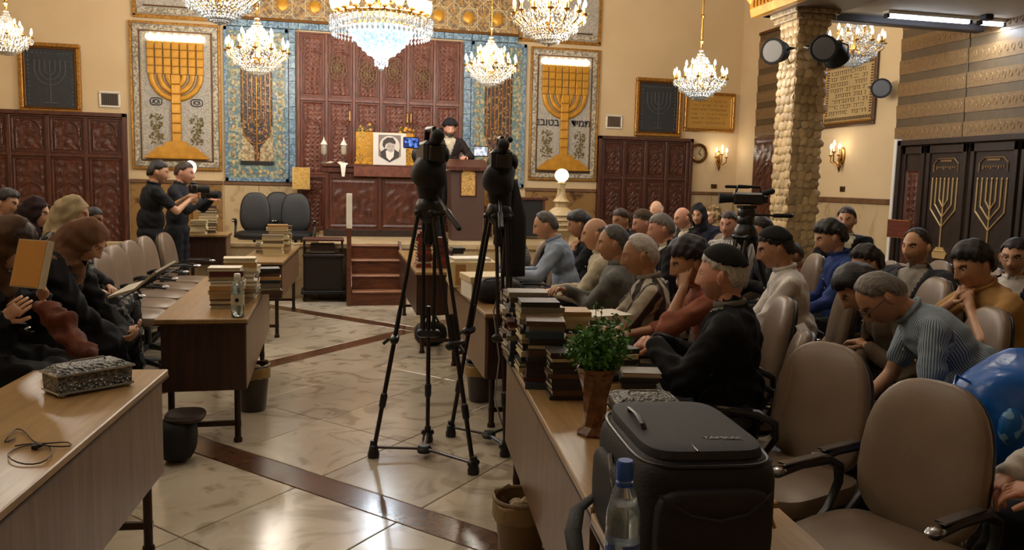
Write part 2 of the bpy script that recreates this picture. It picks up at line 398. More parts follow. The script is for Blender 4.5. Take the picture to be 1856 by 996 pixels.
# tile murals on both sides of the ark, with a branching tree in dark mosaic
tealM = mat('teal_mosaic', (120, 140, 128), .35, kind='mosaic', rgb2=[(106, 128, 120), (152, 158, 136), (84, 112, 120), (176, 162, 120), (98, 122, 110), (140, 140, 124), (90, 110, 132)], scale=26, bump=.4)
darkmos = mat('dark_mosaic', (60, 34, 30), .35, kind='mosaic', rgb2=[(40, 22, 24), (92, 44, 36), (30, 26, 34), (150, 116, 76), (62, 34, 30), (30, 28, 28)], scale=34, bump=.4)
sandmos = mat('sand_mosaic', (170, 148, 112), .4, kind='mosaic', rgb2=[(176, 152, 112), (150, 130, 96), (190, 172, 134), (128, 112, 84)], scale=34, bump=.3)
creamT = mat('cream_tile', (206, 188, 150), .4, bump=.1)
def tree_mural(label, x0, x1, z0, z1):
    t = thing('tile_mural', label, 'mural'); w = x1-x0; cx = (x0+x1)/2
    part('field', MB().box((x0, BW-.05, z0), (x1, BW-.001, z1)), tealM, t)
    fr = [((x0, z0), (x1, z0+.06)), ((x0, z1-.06), (x1, z1)), ((x0, z0), (x0+.05, z1)), ((x1-.05, z0), (x1, z1))]
    for a, b in fr: part('border', MB().box((a[0], BW-.07, a[1]), (b[0], BW-.05, b[1]), bev=.004), blueT, t)
    pw = w*.25
    part('sand_ground', MB().box((cx-pw, BW-.06, z0+.30), (cx+pw, BW-.05, z0+.95)), sandmos, t)
    # dark arched crown
    pts = [(cx-pw, z0+.9), (cx-pw*.8, z0+.72), (cx-.05, z0+.55), (cx-.035, z0+.32), (cx+.035, z0+.32), (cx+.05, z0+.55), (cx+pw*.8, z0+.72), (cx+pw, z0+.9), (cx+pw, z1-.55)]
    pts += [(cx+pw*math.cos(a), z1-.55+pw*.9*math.sin(a)) for a in np.linspace(.2, PI-.2, 9)]+[(cx-pw, z1-.55)]
    part('dark_crown', MB().prism(pts, BW-.072, BW-.055), darkmos, t)
    part('foot_band', MB().box((cx-pw*1.05, BW-.07, z0+.27), (cx+pw*1.05, BW-.05, z0+.33)), blackm, t)
    for k in (1, 2, 3):
        q = pw*.28*k; zb = z0+.62+.1*(3-k)*.9
        part('branch', MB().tube([(cx-q, BW-.078, z1-.6)]+[(cx-q*math.cos(a), BW-.078, zb+.22-(.06+.06*k)*math.sin(a)) for a in np.linspace(0, PI, 12)]+[(cx+q, BW-.078, z1-.6)], .009, 6), goldpic, t)
    part('stem', MB().tube([(cx, BW-.078, z0+.33), (cx, BW-.078, z1-.55)], .012, 6), goldpic, t)
    ro = MB()
    for zz in np.arange(z0+.16, z1-.1, .14):
        for xx in (x0+.13, x1-.13): ro.ell((xx, BW-.052, zz), (.035, .012, .045), n=8, k=4)
    for xx in np.arange(x0+.27, x1-.2, .13): ro.ell((xx, BW-.052, z0+.15), (.035, .012, .035), n=8, k=4)
    part('rosette_border', ro, sandmos, t)
tree_mural('blue tiled panel with dark branching tree left of the ark', -1.55, -.57, 1.5, 3.92)
tree_mural('blue tiled panel with dark branching tree right of the ark', 2.41, 3.36, 1.5, 3.92)
# arabesque star frieze above the ark
fz = thing('star_frieze', 'brown and gold star patterned mosaic frieze above the ark', 'frieze')
tanmos = mat('tan_mosaic', (134, 106, 70), .4, kind='mosaic', rgb2=[(120, 94, 62), (150, 118, 74), (98, 78, 56), (136, 120, 96), (170, 128, 66)], scale=30, bump=.3)
part('ground', MB().box((-1.5, BW-.05, 4.08), (3.2, BW-.001, 5.6)), tanmos, fz)
st = MB()
for i in range(9):
    for j in range(3):
        if j % 2 and i == 8: continue
        cx = -1.15+i*.5+(.25 if j % 2 else 0); cz = 4.30+j*.45
        for q in range(2):
            P = [(cx+.21*math.cos(PI/4*1.0*(2*k)+q*PI/4), BW-.056, cz+.21*math.sin(PI/2*k+q*PI/4)) for k in range(4)]
            for k in range(4): st.tube([P[k], P[(k+1) % 4]], .006, 4)
        for k in range(8):
            a = k*PI/4; st.tube([(cx+.16*math.cos(a), BW-.056, cz+.16*math.sin(a)), (cx+.33*math.cos(a), BW-.056, cz+.33*math.sin(a))], .005, 4)
o = part('star_strapwork', st, creamT, fz); o['kind'] = 'stuff'
for i in range(9):
    cx = -1.15+i*.5; part('rosette', MB().ell((0, 0, 0), (.10, .02, .10), n=12, k=4), gold, fz, smooth=True, loc=(cx, BW-.05, 4.30))
part('lower_moulding', MB().box((-1.5, BW-.08, 4.03), (3.2, BW-.001, 4.08), bev=.01), bronze, fz)
# panels of silver tiles above the menorah murals
silvT = mat('silver_mosaic', (168, 162, 152), .4, kind='mosaic', rgb2=[(160, 156, 150), (176, 170, 158), (150, 144, 136), (168, 160, 146)], scale=45, bump=.2)
silvB = mat('grey_relief', (150, 140, 120), .4, kind='mosaic', rgb2=[(120, 112, 98), (176, 166, 146), (144, 132, 110), (190, 182, 166)], scale=38, bump=.6)
def over_panel(label, x0, x1):
    t = thing('upper_tile_panel', label, 'tiles')
    part('field', MB().box((x0, BW-.03, 3.99), (x1, BW-.001, 5.6)), silvT, t)
    for a, b, m in (((x0, 3.97), (x1, 4.03), goldpic), ((x0+.06, 4.05), (x1-.06, 4.13), silvB), ((x0+.15, 4.15), (x1-.15, 4.17), bronze)):
        part('border', MB().box((a[0], BW-.055, a[1]), (b[0], BW-.03, b[1]), bev=.004), m, t)
    for xa in (x0, x1-.05): part('border', MB().box((xa, BW-.055, 4.0), (xa+.05, BW-.03, 5.6), bev=.004), goldpic, t)
over_panel('grey tile panel above the left menorah mural', -2.87, -1.52)
over_panel('grey tile panel above the right menorah mural', 3.22, 4.68)

# ------------------------------------------------------------------ the two big menorah murals
def menorah_mural(label, x0, x1, z0, z1, words):
    t = thing('menorah_mural', label, 'mural', ((x0+x1)/2, BW-.001, z0)); W = x1-x0; Hh = z1-z0; hw = W/2
    part('field', MB().box((-hw, -.03, 0), (hw, 0, Hh)), silvT, t)
    def ring(e, wd, d, m, nm):
        for lo, hi in (((-hw+e, e), (hw-e, e+wd)), ((-hw+e, Hh-e-wd), (hw-e, Hh-e)), ((-hw+e, e+wd), (-hw+e+wd, Hh-e-wd)), ((hw-e-wd, e+wd), (hw-e, Hh-e-wd))):
            part(nm, MB().box((lo[0], -d, lo[1]), (hi[0], -.03, hi[1]), bev=.004), m, t)
    ring(0, .035, .06, goldpic, 'outer_frame'); ring(.045, .075, .05, silvB, 'relief_border'); ring(.13, .018, .045, bronze, 'inner_line')
    bd = MB()
    for zz in np.arange(.2, Hh-.19, .045):
        for xx in (-hw+.175, hw-.175): bd.ell((xx, -.035, zz), (.013, .01, .013), n=6, k=3)
    for xx in np.arange(-hw+.2, hw-.19, .045):
        for zz in (.175, Hh-.175): bd.ell((xx, -.035, zz), (.013, .01, .013), n=6, k=3)
    part('bead_border', bd, creamT, t)['kind'] = 'stuff'
    # candelabrum: seven upright arms in blocks, curved arms, trunk and stepped foot
    pit = .121; top = Hh-.29; cb = MB().box((-.052, -.05, -.066), (.052, 0, .066), bev=.008).mesh('gold_block', gold)
    jb = 4
    for k in range(-3, 4):
        zb = top-.50
        nb = 4; dz = (top-zb)/nb
        for i in range(nb): link('gold_block', cb, t, loc=(k*pit, -.03, zb+(i+.5)*dz), sc=(1, 1, dz/.134))
        if k > 0:
            rx = k*pit; rz = .07+.10*k
            for sg in (-1, 1):
                pts = [(sg*rx*math.cos(a), -.045, zb-rz*math.sin(a)) for a in np.linspace(0, PI/2, 10)]
                part('curved_arm', MB().tube(pts, .046, 8, flat=.7), gold, t, smooth=True)
    zt = top-.50; zbm = .42
    nb = 7; dz = (zt-zbm)/nb
    for i in range(nb): link('gold_block', cb, t, loc=(0, -.035, zbm+(i+.5)*dz), sc=(1.35, 1.3, dz/.134))
    for a, b, q in ((.16, .43, .06), (.30, .37, .05), (.40, .30, .06)):
        z = {.16: .36, .30: .28, .40: .20}[a]; part('foot_step', MB().prism([(-a-.05, z), (a+.05, z), (a-.02, z+.08), (-a+.02, z+.08)], -.10, -.03), gold, t)
    part('foot_step', MB().box((-.47, -.11, .17), (.47, -.03, .20), bev=.006), gold, t)
    fl = mat('mural_flame_glow', (255, 244, 222), .5, emit=5.0)
    for k in range(-3, 4):
        part('flame_lamp', MB().lathe([(.02, 0), (.042, .02), (.05, .05), (.034, .085), (.006, .12)], 10), fl, t, smooth=True, loc=(k*pit, -.055, top+.005))
    part('light_strip', MB().box((-.43, -.05, top+.04), (.43, -.03, top+.085)), fl, t)
    # olive sprigs
    rg = random.Random(3)
    for sg in (-1, 1):
        lf = MB()
        for i in range(70):
            z = .40+rg.random()*.46; x = sg*(.31+(.42-z)*.05+(rg.random()-.5)*.20); a = rg.random()*PI
            dx, dz_ = .028*math.cos(a), .028*math.sin(a); nx, nz = -dz_*.4, dx*.4
            lf.add([(x-dx, -.035, z-dz_), (x+nx, -.045, z+nz), (x+dx, -.037, z+dz_), (x-nx, -.045, z-nz)], [(0, 1, 2, 3)])
        lf.tube([(sg*.28, -.035, .38), (sg*.31, -.038, .65), (sg*.30, -.035, .86)], .006, 5)
        part('olive_sprig', lf, mat('olive_bronze', (122, 104, 62), .5, metal=.3), t)['kind'] = 'stuff'
    ink = mat('black_ink', (30, 28, 34), .6)
    if words:
        for sg, wd in zip((-1, 1), words): letters(wd, .17, ink, t, Matrix.Translation((sg*.31, -.036, .99)) @ Matrix.Rotation(PI/2, 4, 'X'), depth=.006, bold=.0025)
    else:
        for sg in (-1, 1):
            mb = MB().tube([(sg*.30+.085*math.copysign(abs(math.cos(a))**.6, math.cos(a)), -.036, 1.05+.055*math.copysign(abs(math.sin(a))**.6, math.sin(a))) for a in np.linspace(0, 2*PI, 24, False)], .008, 5, closed=True)
            mb.tube([(sg*.30+.03*math.cos(a), -.036, 1.05+.03*math.sin(a)) for a in np.linspace(0, 2*PI, 12, False)], .007, 5, closed=True)
            for dx in (-.05, .05): mb.tube([(sg*.30+dx, -.036, 1.02), (sg*.30+dx*.8, -.036, 1.08)], .007, 5)
            part('emblem', mb, ink, t)
menorah_mural('gold menorah mural with two small oval emblems, left wall panel', -2.93, -1.60, 1.66, 3.92, None)
menorah_mural('gold menorah mural with black Hebrew words, right of the ark', 3.44, 4.68, 1.64, 3.90, ('םבוטב', 'דימת'))

# ------------------------------------------------------------------ pictures, vents, clock, sconces, switches
navy = mat('navy_relief', (46, 50, 56), .45, kind='noise', rgb2=(34, 38, 44), scale=20, bump=.3)
relief = mat('pewter_line', (84, 88, 92), .4, metal=.4)
def frame(t, w, h, m, d=.06, fw=.07, inner=None):
    for lo, hi in (((-w/2, -h/2), (w/2, -h/2+fw)), ((-w/2, h/2-fw), (w/2, h/2)), ((-w/2, -h/2+fw), (-w/2+fw, h/2-fw)), ((w/2-fw, -h/2+fw), (w/2, h/2-fw))):
        part('frame_rail', MB().box((lo[0], -d, lo[1]), (hi[0], 0, hi[1]), bev=.012), m, t)
    if inner:
        f2 = fw+.03
        for lo, hi in (((-w/2+fw, -h/2+fw), (w/2-fw, -h/2+f2)), ((-w/2+fw, h/2-f2), (w/2-fw, h/2-fw)), ((-w/2+fw, -h/2+f2), (-w/2+f2, h/2-f2)), ((w/2-f2, -h/2+f2), (w/2-fw, h/2-f2))):
            part('inner_frame', MB().box((lo[0], -d*.7, lo[1]), (hi[0], 0, hi[1]), bev=.006), inner, t)
def menorah_lines(cx, cz, w, h, y, r, angular=False):
    mb = MB(); top = cz+h/2; base = cz-h/2
    mb.tube([(cx, y, base), (cx, y, top)], r, 6)
    for k in (1, 2, 3):
        q = w/2*k/3; zb = top-h*.22-h*.0
        if angular: pts = [(cx-q, y, top), (cx-q, y, top-h*(.20+.07*k)), (cx, y, top-h*(.24+.14*k)), (cx+q, y, top-h*(.20+.07*k)), (cx+q, y, top)]
        else: pts = [(cx-q, y, top)]+[(cx-q*math.cos(a), y, zb-q*1.1*math.sin(a)) for a in np.linspace(0, PI, 12)]+[(cx+q, y, top)]
        mb.tube(pts, r, 6)
    mb.tube([(cx-w*.2, y, base), (cx+w*.2, y, base)], r*1.6, 6)
    return mb
def menorah_picture(label, cx, cz, w, h):
    t = thing('picture', label, 'picture', (cx, BW, cz)); frame(t, w, h, goldpic, .07, .06, bronze)
    part('dark_panel', MB().box((-w/2+.05, -.03, -h/2+.05), (w/2-.05, 0, h/2-.05)), navy, t)
    part('menorah_relief', menorah_lines(0, -.05, w*.5, h*.62, -.032, .010), relief, t)
    dots = MB()
    for i in range(13):
        for sx in (-1, 1): dots.ell((sx*(w/2-.13), -.03, -h/2+.14+i*(h-.28)/12), (.012, .008, .018), n=6, k=3)
    for i in range(9): dots.ell((-w*.28+i*w*.07, -.03, h/2-.15), (.014, .008, .012), n=6, k=3)
    part('relief_border', dots, relief, t)
menorah_picture('dark menorah relief in gold frame above the left wooden doors', -4.06, 2.99, .86, 1.04)
menorah_picture('dark menorah relief in gold frame above the right wooden doors', 5.81, 2.97, .88, 1.02)
# small line-by-line script drawn as strokes (too small in the photograph to read)
def script_lines(w, h, rows, m, t, y=-.034, seed=1, sz=.03):
    rg = random.Random(seed); mb = MB()
    for r in range(rows):
        z = h/2-(r+.5)*h/rows; x = -w/2
        while x < w/2-sz:
            lw = sz*(.6+.5*rg.random())
            if rg.random() < .85:
                mb.box((x, y-.002, z+sz*.35), (x+lw*.8, y, z+sz*.5))
                if rg.random() < .8: mb.box((x+lw*.6, y-.002, z-sz*.5), (x+lw*.75, y, z+sz*.5))
                if rg.random() < .4: mb.box((x, y-.002, z-sz*.5), (x+lw*.8, y, z-sz*.36))
            x += lw*1.25
    o = part('script_lines', mb, m, t); o['kind'] = 'stuff'
plaqM = mat('gold_plaque', (196, 152, 76), .4, metal=.3); inkb = mat('brown_ink', (112, 74, 30), .6)
t = thing('plaque', 'gold text plaque in double gold frame beside the clock', 'plaque', (6.80, BW, 2.93)); frame(t, .98, .70, goldpic, .07, .05, plaqM)
for q in (0,): part('text_panel', MB().box((-.42, -.03, -.28), (.42, 0, .28)), plaqM, t)
script_lines(.72, .46, 6, inkb, t, seed=5, sz=.034)
t = thing('framed_scripture', 'large framed text of many script lines on right wall', 'picture', (RW, 10.73, 3.0), -PI/2); 
brnfr = mat('brown_frame', (92, 62, 38), .4, kind='noise', rgb2=(60, 40, 26), scale=20)
frame(t, 1.26, 1.0, brnfr, .05, .05, goldpic)
part('text_panel', MB().box((-.59, -.02, -.46), (.59, 0, .46)), mat('parchment', (176, 152, 108), .35), t)
script_lines(.90, .66, 8, mat('dark_ink', (74, 52, 32), .6), t, y=-.022, seed=9, sz=.05)
bb = MB()
for i in range(30):
    for z in (-.38, .38): bb.box((-.54+i*.0365, -.026, z-.022), (-.54+i*.0365+.018, -.02, z+.022))
for i in range(18):
    for x in (-.51, .51): bb.box((x-.022, -.026, -.32+i*.037), (x+.022, -.02, -.32+i*.037+.018))
part('patterned_border', bb, mat('dark_ink', (74, 52, 32), .6), t)['kind'] = 'stuff'
def vent(label, cx, cz, w, h, m):
    t = thing('wall_vent', label, 'vent', (cx, BW, cz)); frame(t, w, h, white, .03, .035)
    part('dark_back', MB().box((-w/2+.03, -.008, -h/2+.03), (w/2-.03, 0, h/2-.03)), mat('vent_dark', (70, 58, 46), .6), t)
    n = 8; me = MB().box((-.004, -.022, -h/2+.035), (.004, -.008, h/2-.035)).mesh('slat', m)
    for i in range(1, n): link('slat', me, t, loc=(-w/2+.03+i*(w-.06)/n, 0, 0))
vent('square white framed vent left of the left menorah mural', -3.24, 2.71, .31, .25, mat('slat_dark', (90, 76, 60), .5))
vent('square white framed vent right of the right menorah mural', 4.99, 2.69, .31, .25, mat('slat_brown', (124, 96, 76), .5))
t = thing('wall_clock', 'round wall clock with brown rim beside the wooden doors', 'clock', (6.63, BW, 2.19))
part('rim', MB().tube([(.15*math.cos(a), -.03, .15*math.sin(a)) for a in np.linspace(0, 2*PI, 32, False)], .028, 8, closed=True), bronze, t, smooth=True)
part('dial', MB().prism([(.14*math.cos(a), .14*math.sin(a)) for a in np.linspace(0, 2*PI, 28, False)], -.025, 0), mat('clock_dial', (168, 146, 108), .4), t)
mk = MB()
for i in range(12):
    a = i*PI/6; mk.tube([(.10*math.sin(a), -.028, .10*math.cos(a)), (.125*math.sin(a), -.028, .125*math.cos(a))], .005, 4)
part('hour_marks', mk, inkb, t)
for L_, a, rr in ((.065, 2.2, .006), (.10, .4, .004)): part('clock_hand', MB().tube([(0, -.031, 0), (L_*math.sin(a), -.031, L_*math.cos(a))], rr, 4), blackm, t)
def sconce(label, loc, rz):
    t = thing('wall_sconce', label, 'sconce', loc, rz)
    part('backplate', MB().ell((0, -.015, -.02), (.05, .02, .13), n=12, k=8), brass, t, smooth=True)
    part('pendant_tail', MB().lathe([(.004, -.26), (.018, -.22), (.03, -.17), (.012, -.12), (.03, -.08), (.02, -.05)], 10, (0, -.06, 0)), bronze, t, smooth=True)
    for a in (-1, 0, 1):
        x = a*.10; y = -.16+abs(a)*.02; zt = .02+.05*(a == 0)
        part('arm', MB().tube([(0, -.03, -.10), (x*.5, -.09, -.15), (x, y, -.10), (x, y, zt-.04)], .010, 6), brass, t, smooth=True)
        part('drip_cup', MB().lathe([(.008, 0), (.032, .012), (.036, .022), (.012, .022)], 10, (x, y, zt-.05)), brass, t, smooth=True)
        part('candle', MB().lathe([(.011, 0), (.011, .09)], 8, (x, y, zt-.03)), creamT, t)
        part('flame_bulb', MB().lathe([(.009, 0), (.019, .02), (.016, .045), (.003, .075)], 8, (x, y, zt+.06)), flameM, t, smooth=True)
    ld = bpy.data.lights.new('sconce_light', 'POINT'); ld.energy = P_SCONCE; ld.color = WARM; ld.shadow_soft_size = .06
    o = bpy.data.objects.new('sconce_light', ld); COL.objects.link(o); o.parent = t; o.location = (0, -.25, .12)
sconce('brass candle wall light beside the clock', (7.02, BW, 2.14), 0)
sconce('brass candle wall light below the framed text on right wall', (RW, 10.78, 2.10), -PI/2)
for lb, P, rz in (('small brown switch plate below the clock', (6.97, BW, 1.60), 0), ('small brown switch plate below the right wall sconce', (RW, 10.74, 1.60), -PI/2)):
    t = thing('light_switch', lb, 'switch', P, rz); part('plate', MB().box((-.06, -.012, -.04), (.06, 0, .04), bev=.004), brnfr, t); part('rocker', MB().box((-.04, -.02, -.025), (-.004, -.012, .025)).box((.004, -.02, -.025), (.04, -.012, .025)), bronze, t)

# ------------------------------------------------------------------ right wall: menorah doors and roman blinds
dr = sempty('door_3')
y0, y1 = 7.2, 9.47
part('door_frame', MB().box((RW-.12, y1-.07, 0), (RW-.001, y1, 2.24), bev=.006).box((RW-.12, 5.9, 2.17), (RW-.001, y1, 2.24), bev=.006), blackwood, dr)
part('white_reveal', MB().box((RW-.13, y1, 0), (RW-.001, y1+.05, 2.26)), white, dr)
leafs = [(9.40, 9.0, False), (8.96, 8.30, True), (8.24, 7.56, True), (7.52, 6.84, True), (6.80, 6.10, True)]
golddoor = mat('door_gold', (190, 158, 104), .4, metal=.3)
for a, b, men in leafs:
    c = (a+b)/2; w = a-b
    M = Matrix.Translation((RW, c, 0)) @ Matrix.Rotation(-PI/2, 4, 'Z')
    part('door_leaf', MB().box((-w/2, -.06, .01), (w/2, -.001, 2.16), bev=.004), blackwood, dr, M=M)
    mb = MB()
    for x in (-w/2, w/2-.06): mb.box((x, -.085, .01), (x+.06, -.06, 2.16), bev=.006)
    for z in (.01, 2.06): mb.box((-w/2, -.085, z), (w/2, -.06, z+.1), bev=.006)
    part('door_moulding', mb, blackwood, dr, M=M)
    if men:
        part('gold_menorah', menorah_lines(0, 1.30, w*.62, .85, -.068, .010, True), golddoor, dr, M=M)
        part('gold_foot', MB().prism([(-.10, .78), (.10, .78), (.12, .84), (.05, .92), (-.05, .92), (-.12, .84)], -.075, -.06), golddoor, dr, M=M)
        mb = MB()
        for k in range(-3, 4): mb.ell((k*w*.62/6, -.07, 1.745), (.012, .008, .022), n=6, k=4)
        part('gold_flames', mb, golddoor, dr, M=M)
        wr = MB().tube([(-w*.3, -.068, 1.83), (-w*.3, -.068, 1.93), (-w*.2, -.068, 1.99), (w*.2, -.068, 1.99), (w*.3, -.068, 1.93), (w*.3, -.068, 1.83)], .008, 5).box((-.09, -.07, 1.955), (.09, -.06, 1.975))
        for k in range(9): wr.box((-.16+k*.037, -.068, 1.86+(.02 if k % 3 else 0)), (-.16+k*.037+.02, -.06, 1.90), 0)
        part('gold_inscription', wr, mat('door_gold_dim', (128, 96, 58), .45, metal=.3), dr, M=M)
    else:
        link('carved_panel', carved('cp', w-.14, 1.5, darkwood, 12, 60, 3, arch=True), dr, M=M @ Matrix.Translation((0, -.06, .35)))
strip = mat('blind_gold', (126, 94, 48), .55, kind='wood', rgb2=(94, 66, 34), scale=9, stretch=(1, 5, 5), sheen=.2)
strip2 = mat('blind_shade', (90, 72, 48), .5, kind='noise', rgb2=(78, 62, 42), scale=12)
def blind(label, ya, yb, z0, z1, n):
    t = thing('roman_blind', label, 'blind', (RW, 0, 0)); h = (z1-z0)/n; cu = bpy.data.meshes
    w = ya-yb
    for i in range(n):
        z = z0+i*h
        mb = MB(); mb.add([(-.05, yb, z), (-.05, ya, z), (-.06, ya, z+h*.62), (-.06, yb, z+h*.62), (-.02, yb, z), (-.02, ya, z), (-.02, ya, z+h*.62), (-.02, yb, z+h*.62)], [(0, 1, 2, 3), (7, 6, 5, 4), (0, 4, 5, 1), (3, 2, 6, 7), (1, 5, 6, 2), (0, 3, 7, 4)])
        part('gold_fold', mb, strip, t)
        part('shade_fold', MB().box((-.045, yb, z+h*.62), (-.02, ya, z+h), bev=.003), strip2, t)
        sc = MB(); rg = random.Random(i)
        for k in range(int(w/.09)):
            yy = yb+.05+k*.09; pts = [(-.057, yy+.03*math.cos(a)*(1-a/9), z+h*.31+h*.2*math.sin(a)*(1-a/9)) for a in np.linspace(0, 5.5, 9)]; sc.tube(pts, .004, 4)
        part('scroll_pattern', sc, mat('blind_scroll', (146, 110, 58), .5), t)
    part('headrail', MB().box((-.07, yb, z1), (-.001, ya, z1+.05)), bronze, t)
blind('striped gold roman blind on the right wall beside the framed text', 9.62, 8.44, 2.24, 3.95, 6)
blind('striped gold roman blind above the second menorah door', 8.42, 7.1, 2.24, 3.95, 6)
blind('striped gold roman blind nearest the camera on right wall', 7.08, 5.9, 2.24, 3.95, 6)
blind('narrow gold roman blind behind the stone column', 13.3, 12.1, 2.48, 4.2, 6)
t = thing('window_shutter', 'dark carved shutter below the far roman blind', 'shutter', (RW, 12.7, 0), -PI/2)
part('shutter_frame', MB().box((-.6, -.05, .2), (.6, 0, 2.46)), darkwood, t); link('carved_panel', carved('cp', 1.1, 2.1, darkwood, 24, 60, 5), t, loc=(0, -.05, .3))
t = thing('door_sign', 'small dark red sign board by the menorah doors', 'sign', (RW-.12, 9.14, 0), -PI/2)
part('post', MB().tube([(0, -.14, 0), (0, -.14, 1.0)], .012, 6), blackm, t); part('board', MB().box((-.20, -.16, 1.0), (.20, -.14, 1.22), bev=.008), mat('sign_red', (92, 40, 30), .4), t)
part('base', MB().lathe([(.12, 0), (.12, .015), (.02, .03)], 14, (0, -.14, 0)), blackm, t)
part('rim', MB().tube([(-.20, -.15, 1.0), (-.20, -.15, 1.22), (.20, -.15, 1.22), (.20, -.15, 1.0)], .008, 5, closed=True), goldpic, t)
script_lines(.34, .18, 3, mat('sign_text', (130, 78, 50), .6), t, y=-.16, seed=4, sz=.035); t.children[-1].location.z = 1.11

# ------------------------------------------------------------------ stone column and gallery slab
colm = sempty('column')
stoneM = mat('river_stone', (206, 180, 134), .5, kind='noise', rgb2=(160, 130, 90), scale=9, bump=.2, var=.28)
mortar = mat('stone_mortar', (176, 150, 108), .8, kind='noise', rgb2=(146, 120, 82), scale=14)
cx0, cx1, cy0, cy1 = 4.74, 5.12, 7.82, 8.20
part('core', MB().box((cx0+.02, cy0+.02, 0), (cx1-.02, cy1-.02, 3.45)), mortar, colm)
rg = random.Random(11); shapes = []
for q in range(6):
    mb = MB().ell((0, 0, 0), (.060, .013, .050), n=9, k=5); mb.v = [(x*(1+.15*rg.uniform(-1, 1)), y, z*(1+.15*rg.uniform(-1, 1))) for x, y, z in mb.v]; shapes.append(mb.mesh('stone', stoneM, True))
ns = 0
for face in (0, 1):
    for r in range(38):
        for k in range(4):
            u = .052+k*.086+(.022 if r % 2 else 0)+rg.uniform(-.006, .006); z = .05+r*.088+rg.uniform(-.012, .012)
            s = rg.uniform(.85, 1.12)
            if face == 0: M = Matrix.Translation((cx0+u, cy0+.02, z))
            else: M = Matrix.Translation((cx0+.02, cy0+u, z)) @ Matrix.Rotation(-PI/2, 4, 'Z')
            link('stone', rg.choice(shapes), colm, M=M @ Matrix.Rotation(rg.uniform(-.5, .5), 4, 'Y') @ Matrix.Diagonal((s, 1, s*rg.uniform(.8, 1.1), 1)))
part('capital', MB().box((cx0-.04, cy0-.04, 3.32), (cx1+.04, cy1+.04, 3.38), bev=.01).box((cx0-.07, cy0-.07, 3.38), (cx1+.07, cy1+.07, 3.46), bev=.01), sandmos, colm)
gal = sempty('gallery')
part('soffit', MB().box((4.62, -2, 3.50), (RW, 8.32, 3.8)), ceilM, gal)
part('edge_beam', MB().box((4.62, 8.22, 3.42), (RW, 8.36, 3.8), bev=.01), mat('edge_dark', (74, 70, 74), .5), gal)
part('side_beam', MB().box((4.60, -2, 3.42), (5.25, 8.34, 3.52), bev=.006), mat('beam_brown', (96, 76, 58), .5), gal)
part('gold_cornice', MB().prism([(4.60, 3.42), (4.52, 3.42), (4.50, 3.50), (4.50, 3.56), (4.46, 3.60), (4.46, 3.64), (4.60, 3.64)], -2, 8.40), gold, gal)
part('frieze', MB().box((4.52, -2, 3.64), (4.62, 8.38, 4.1)), sandmos, gal)
de = MB().box((0, -.02, 0), (.03, .02, .07)).mesh('dentil', gold)
for i in range(100): link('dentil', de, gal, loc=(4.475, 8.3-i*.07, 3.505))
part('gold_cornice', MB().prism([(4.52, 3.88), (4.44, 3.90), (4.42, 3.98), (4.60, 3.98)], -2, 8.42), gold, gal)
for i, (xa, xb) in enumerate(((5.85, 6.92), (7.02, 7.36))):
    t = thing('fluorescent_lamp', ('long glowing tube lamp under the gallery near column', 'second glowing tube lamp at the gallery edge by right wall')[i], 'lamp', (0, 7.95, 3.5))
    part('housing', MB().box((xa, -.05, -.035), (xb, .05, 0), bev=.006), white, t)
    part('tube', MB().tube([(xa+.03, 0, -.055), (xb-.03, 0, -.055)], .02, 10), coolM, t, smooth=True)
    for x in (xa, xb-.03): part('end_cap', MB().box((x, -.03, -.075), (x+.03, .03, -.03)), blackm, t)
    ld = bpy.data.lights.new('tube_light', 'AREA'); ld.shape = 'RECTANGLE'; ld.size = xb-xa; ld.size_y = .05; ld.energy = P_TUBE*(xb-xa); ld.color = (.75, .85, 1)
    o = bpy.data.objects.new('tube_light', ld); COL.objects.link(o); o.parent = t; o.location = ((xa+xb)/2, 0, -.085)
t = thing('junction_box', 'small black box on the gallery ceiling between tube lamps', 'box', (6.97, 7.78, 3.5)); part('cover', MB().box((-.05, -.05, -.06), (.05, .05, 0), bev=.01), blackm, t)
def spotlight(label, P, d, cable=None):
    """round black stage lamp with pale front lens, on a bracket"""
    t = thing('stage_light', label, 'spotlight', P); d = Vector(d).normalized(); q = d.to_track_quat('-Y', 'Z').to_matrix().to_4x4()
    Mx = q @ Matrix.Rotation(PI/2, 4, 'X')
    part('housing', MB().lathe([(.07, -.16), (.10, -.14), (.115, -.04), (.13, 0), (.13, .03), (.108, .03)], 20, M=Mx), blackm, t, smooth=True)
    part('lens', MB().lathe([(.0, .036), (.100, .034), (.108, .028)], 20, M=Mx), mat('lens_white', (176, 176, 178), .4) if 'left face' in label else mat('lens_grey', (92, 92, 94), .4), t)
    part('yoke', MB().tube([Mx @ Vector((.125, 0, -.03)), Mx @ Vector((.15, .02, -.12)), Mx @ Vector((0, .05, -.2)), Mx @ Vector((-.15, .02, -.12)), Mx @ Vector((-.125, 0, -.03))], .010, 6), chrome, t)
    if cable is not None: part('mounting_arm', MB().tube([Mx @ Vector((0, .05, -.2)), Vector(cable)-Vector([float(q) for q in P])], .014, 6), chrome, t)
P = at(1403, 93, 8.15); spotlight('round black stage light on the left face of the stone column', P, (-.9, -.55, -.1), (cx0+.02, 7.98, P[2]-.05))
P = at(1492, 88, 7.9); spotlight('large round black stage light on the front of the stone column', P, (-.35, -1, -.12), (cx1-.1, cy0+.02, P[2]-.05))
P = at(1516, 104, 8.3); spotlight('tilted black stage light behind the right edge of the column', P, (.5, .3, -.5), (cx1+.0, 8.0, P[2]-.0))
P = on_x(1597, 160, RW-.22); spotlight('small round black stage light on the right wall by the framed text', P, (-.6, -1, -.1), (RW, P[1]+.1, P[2]))
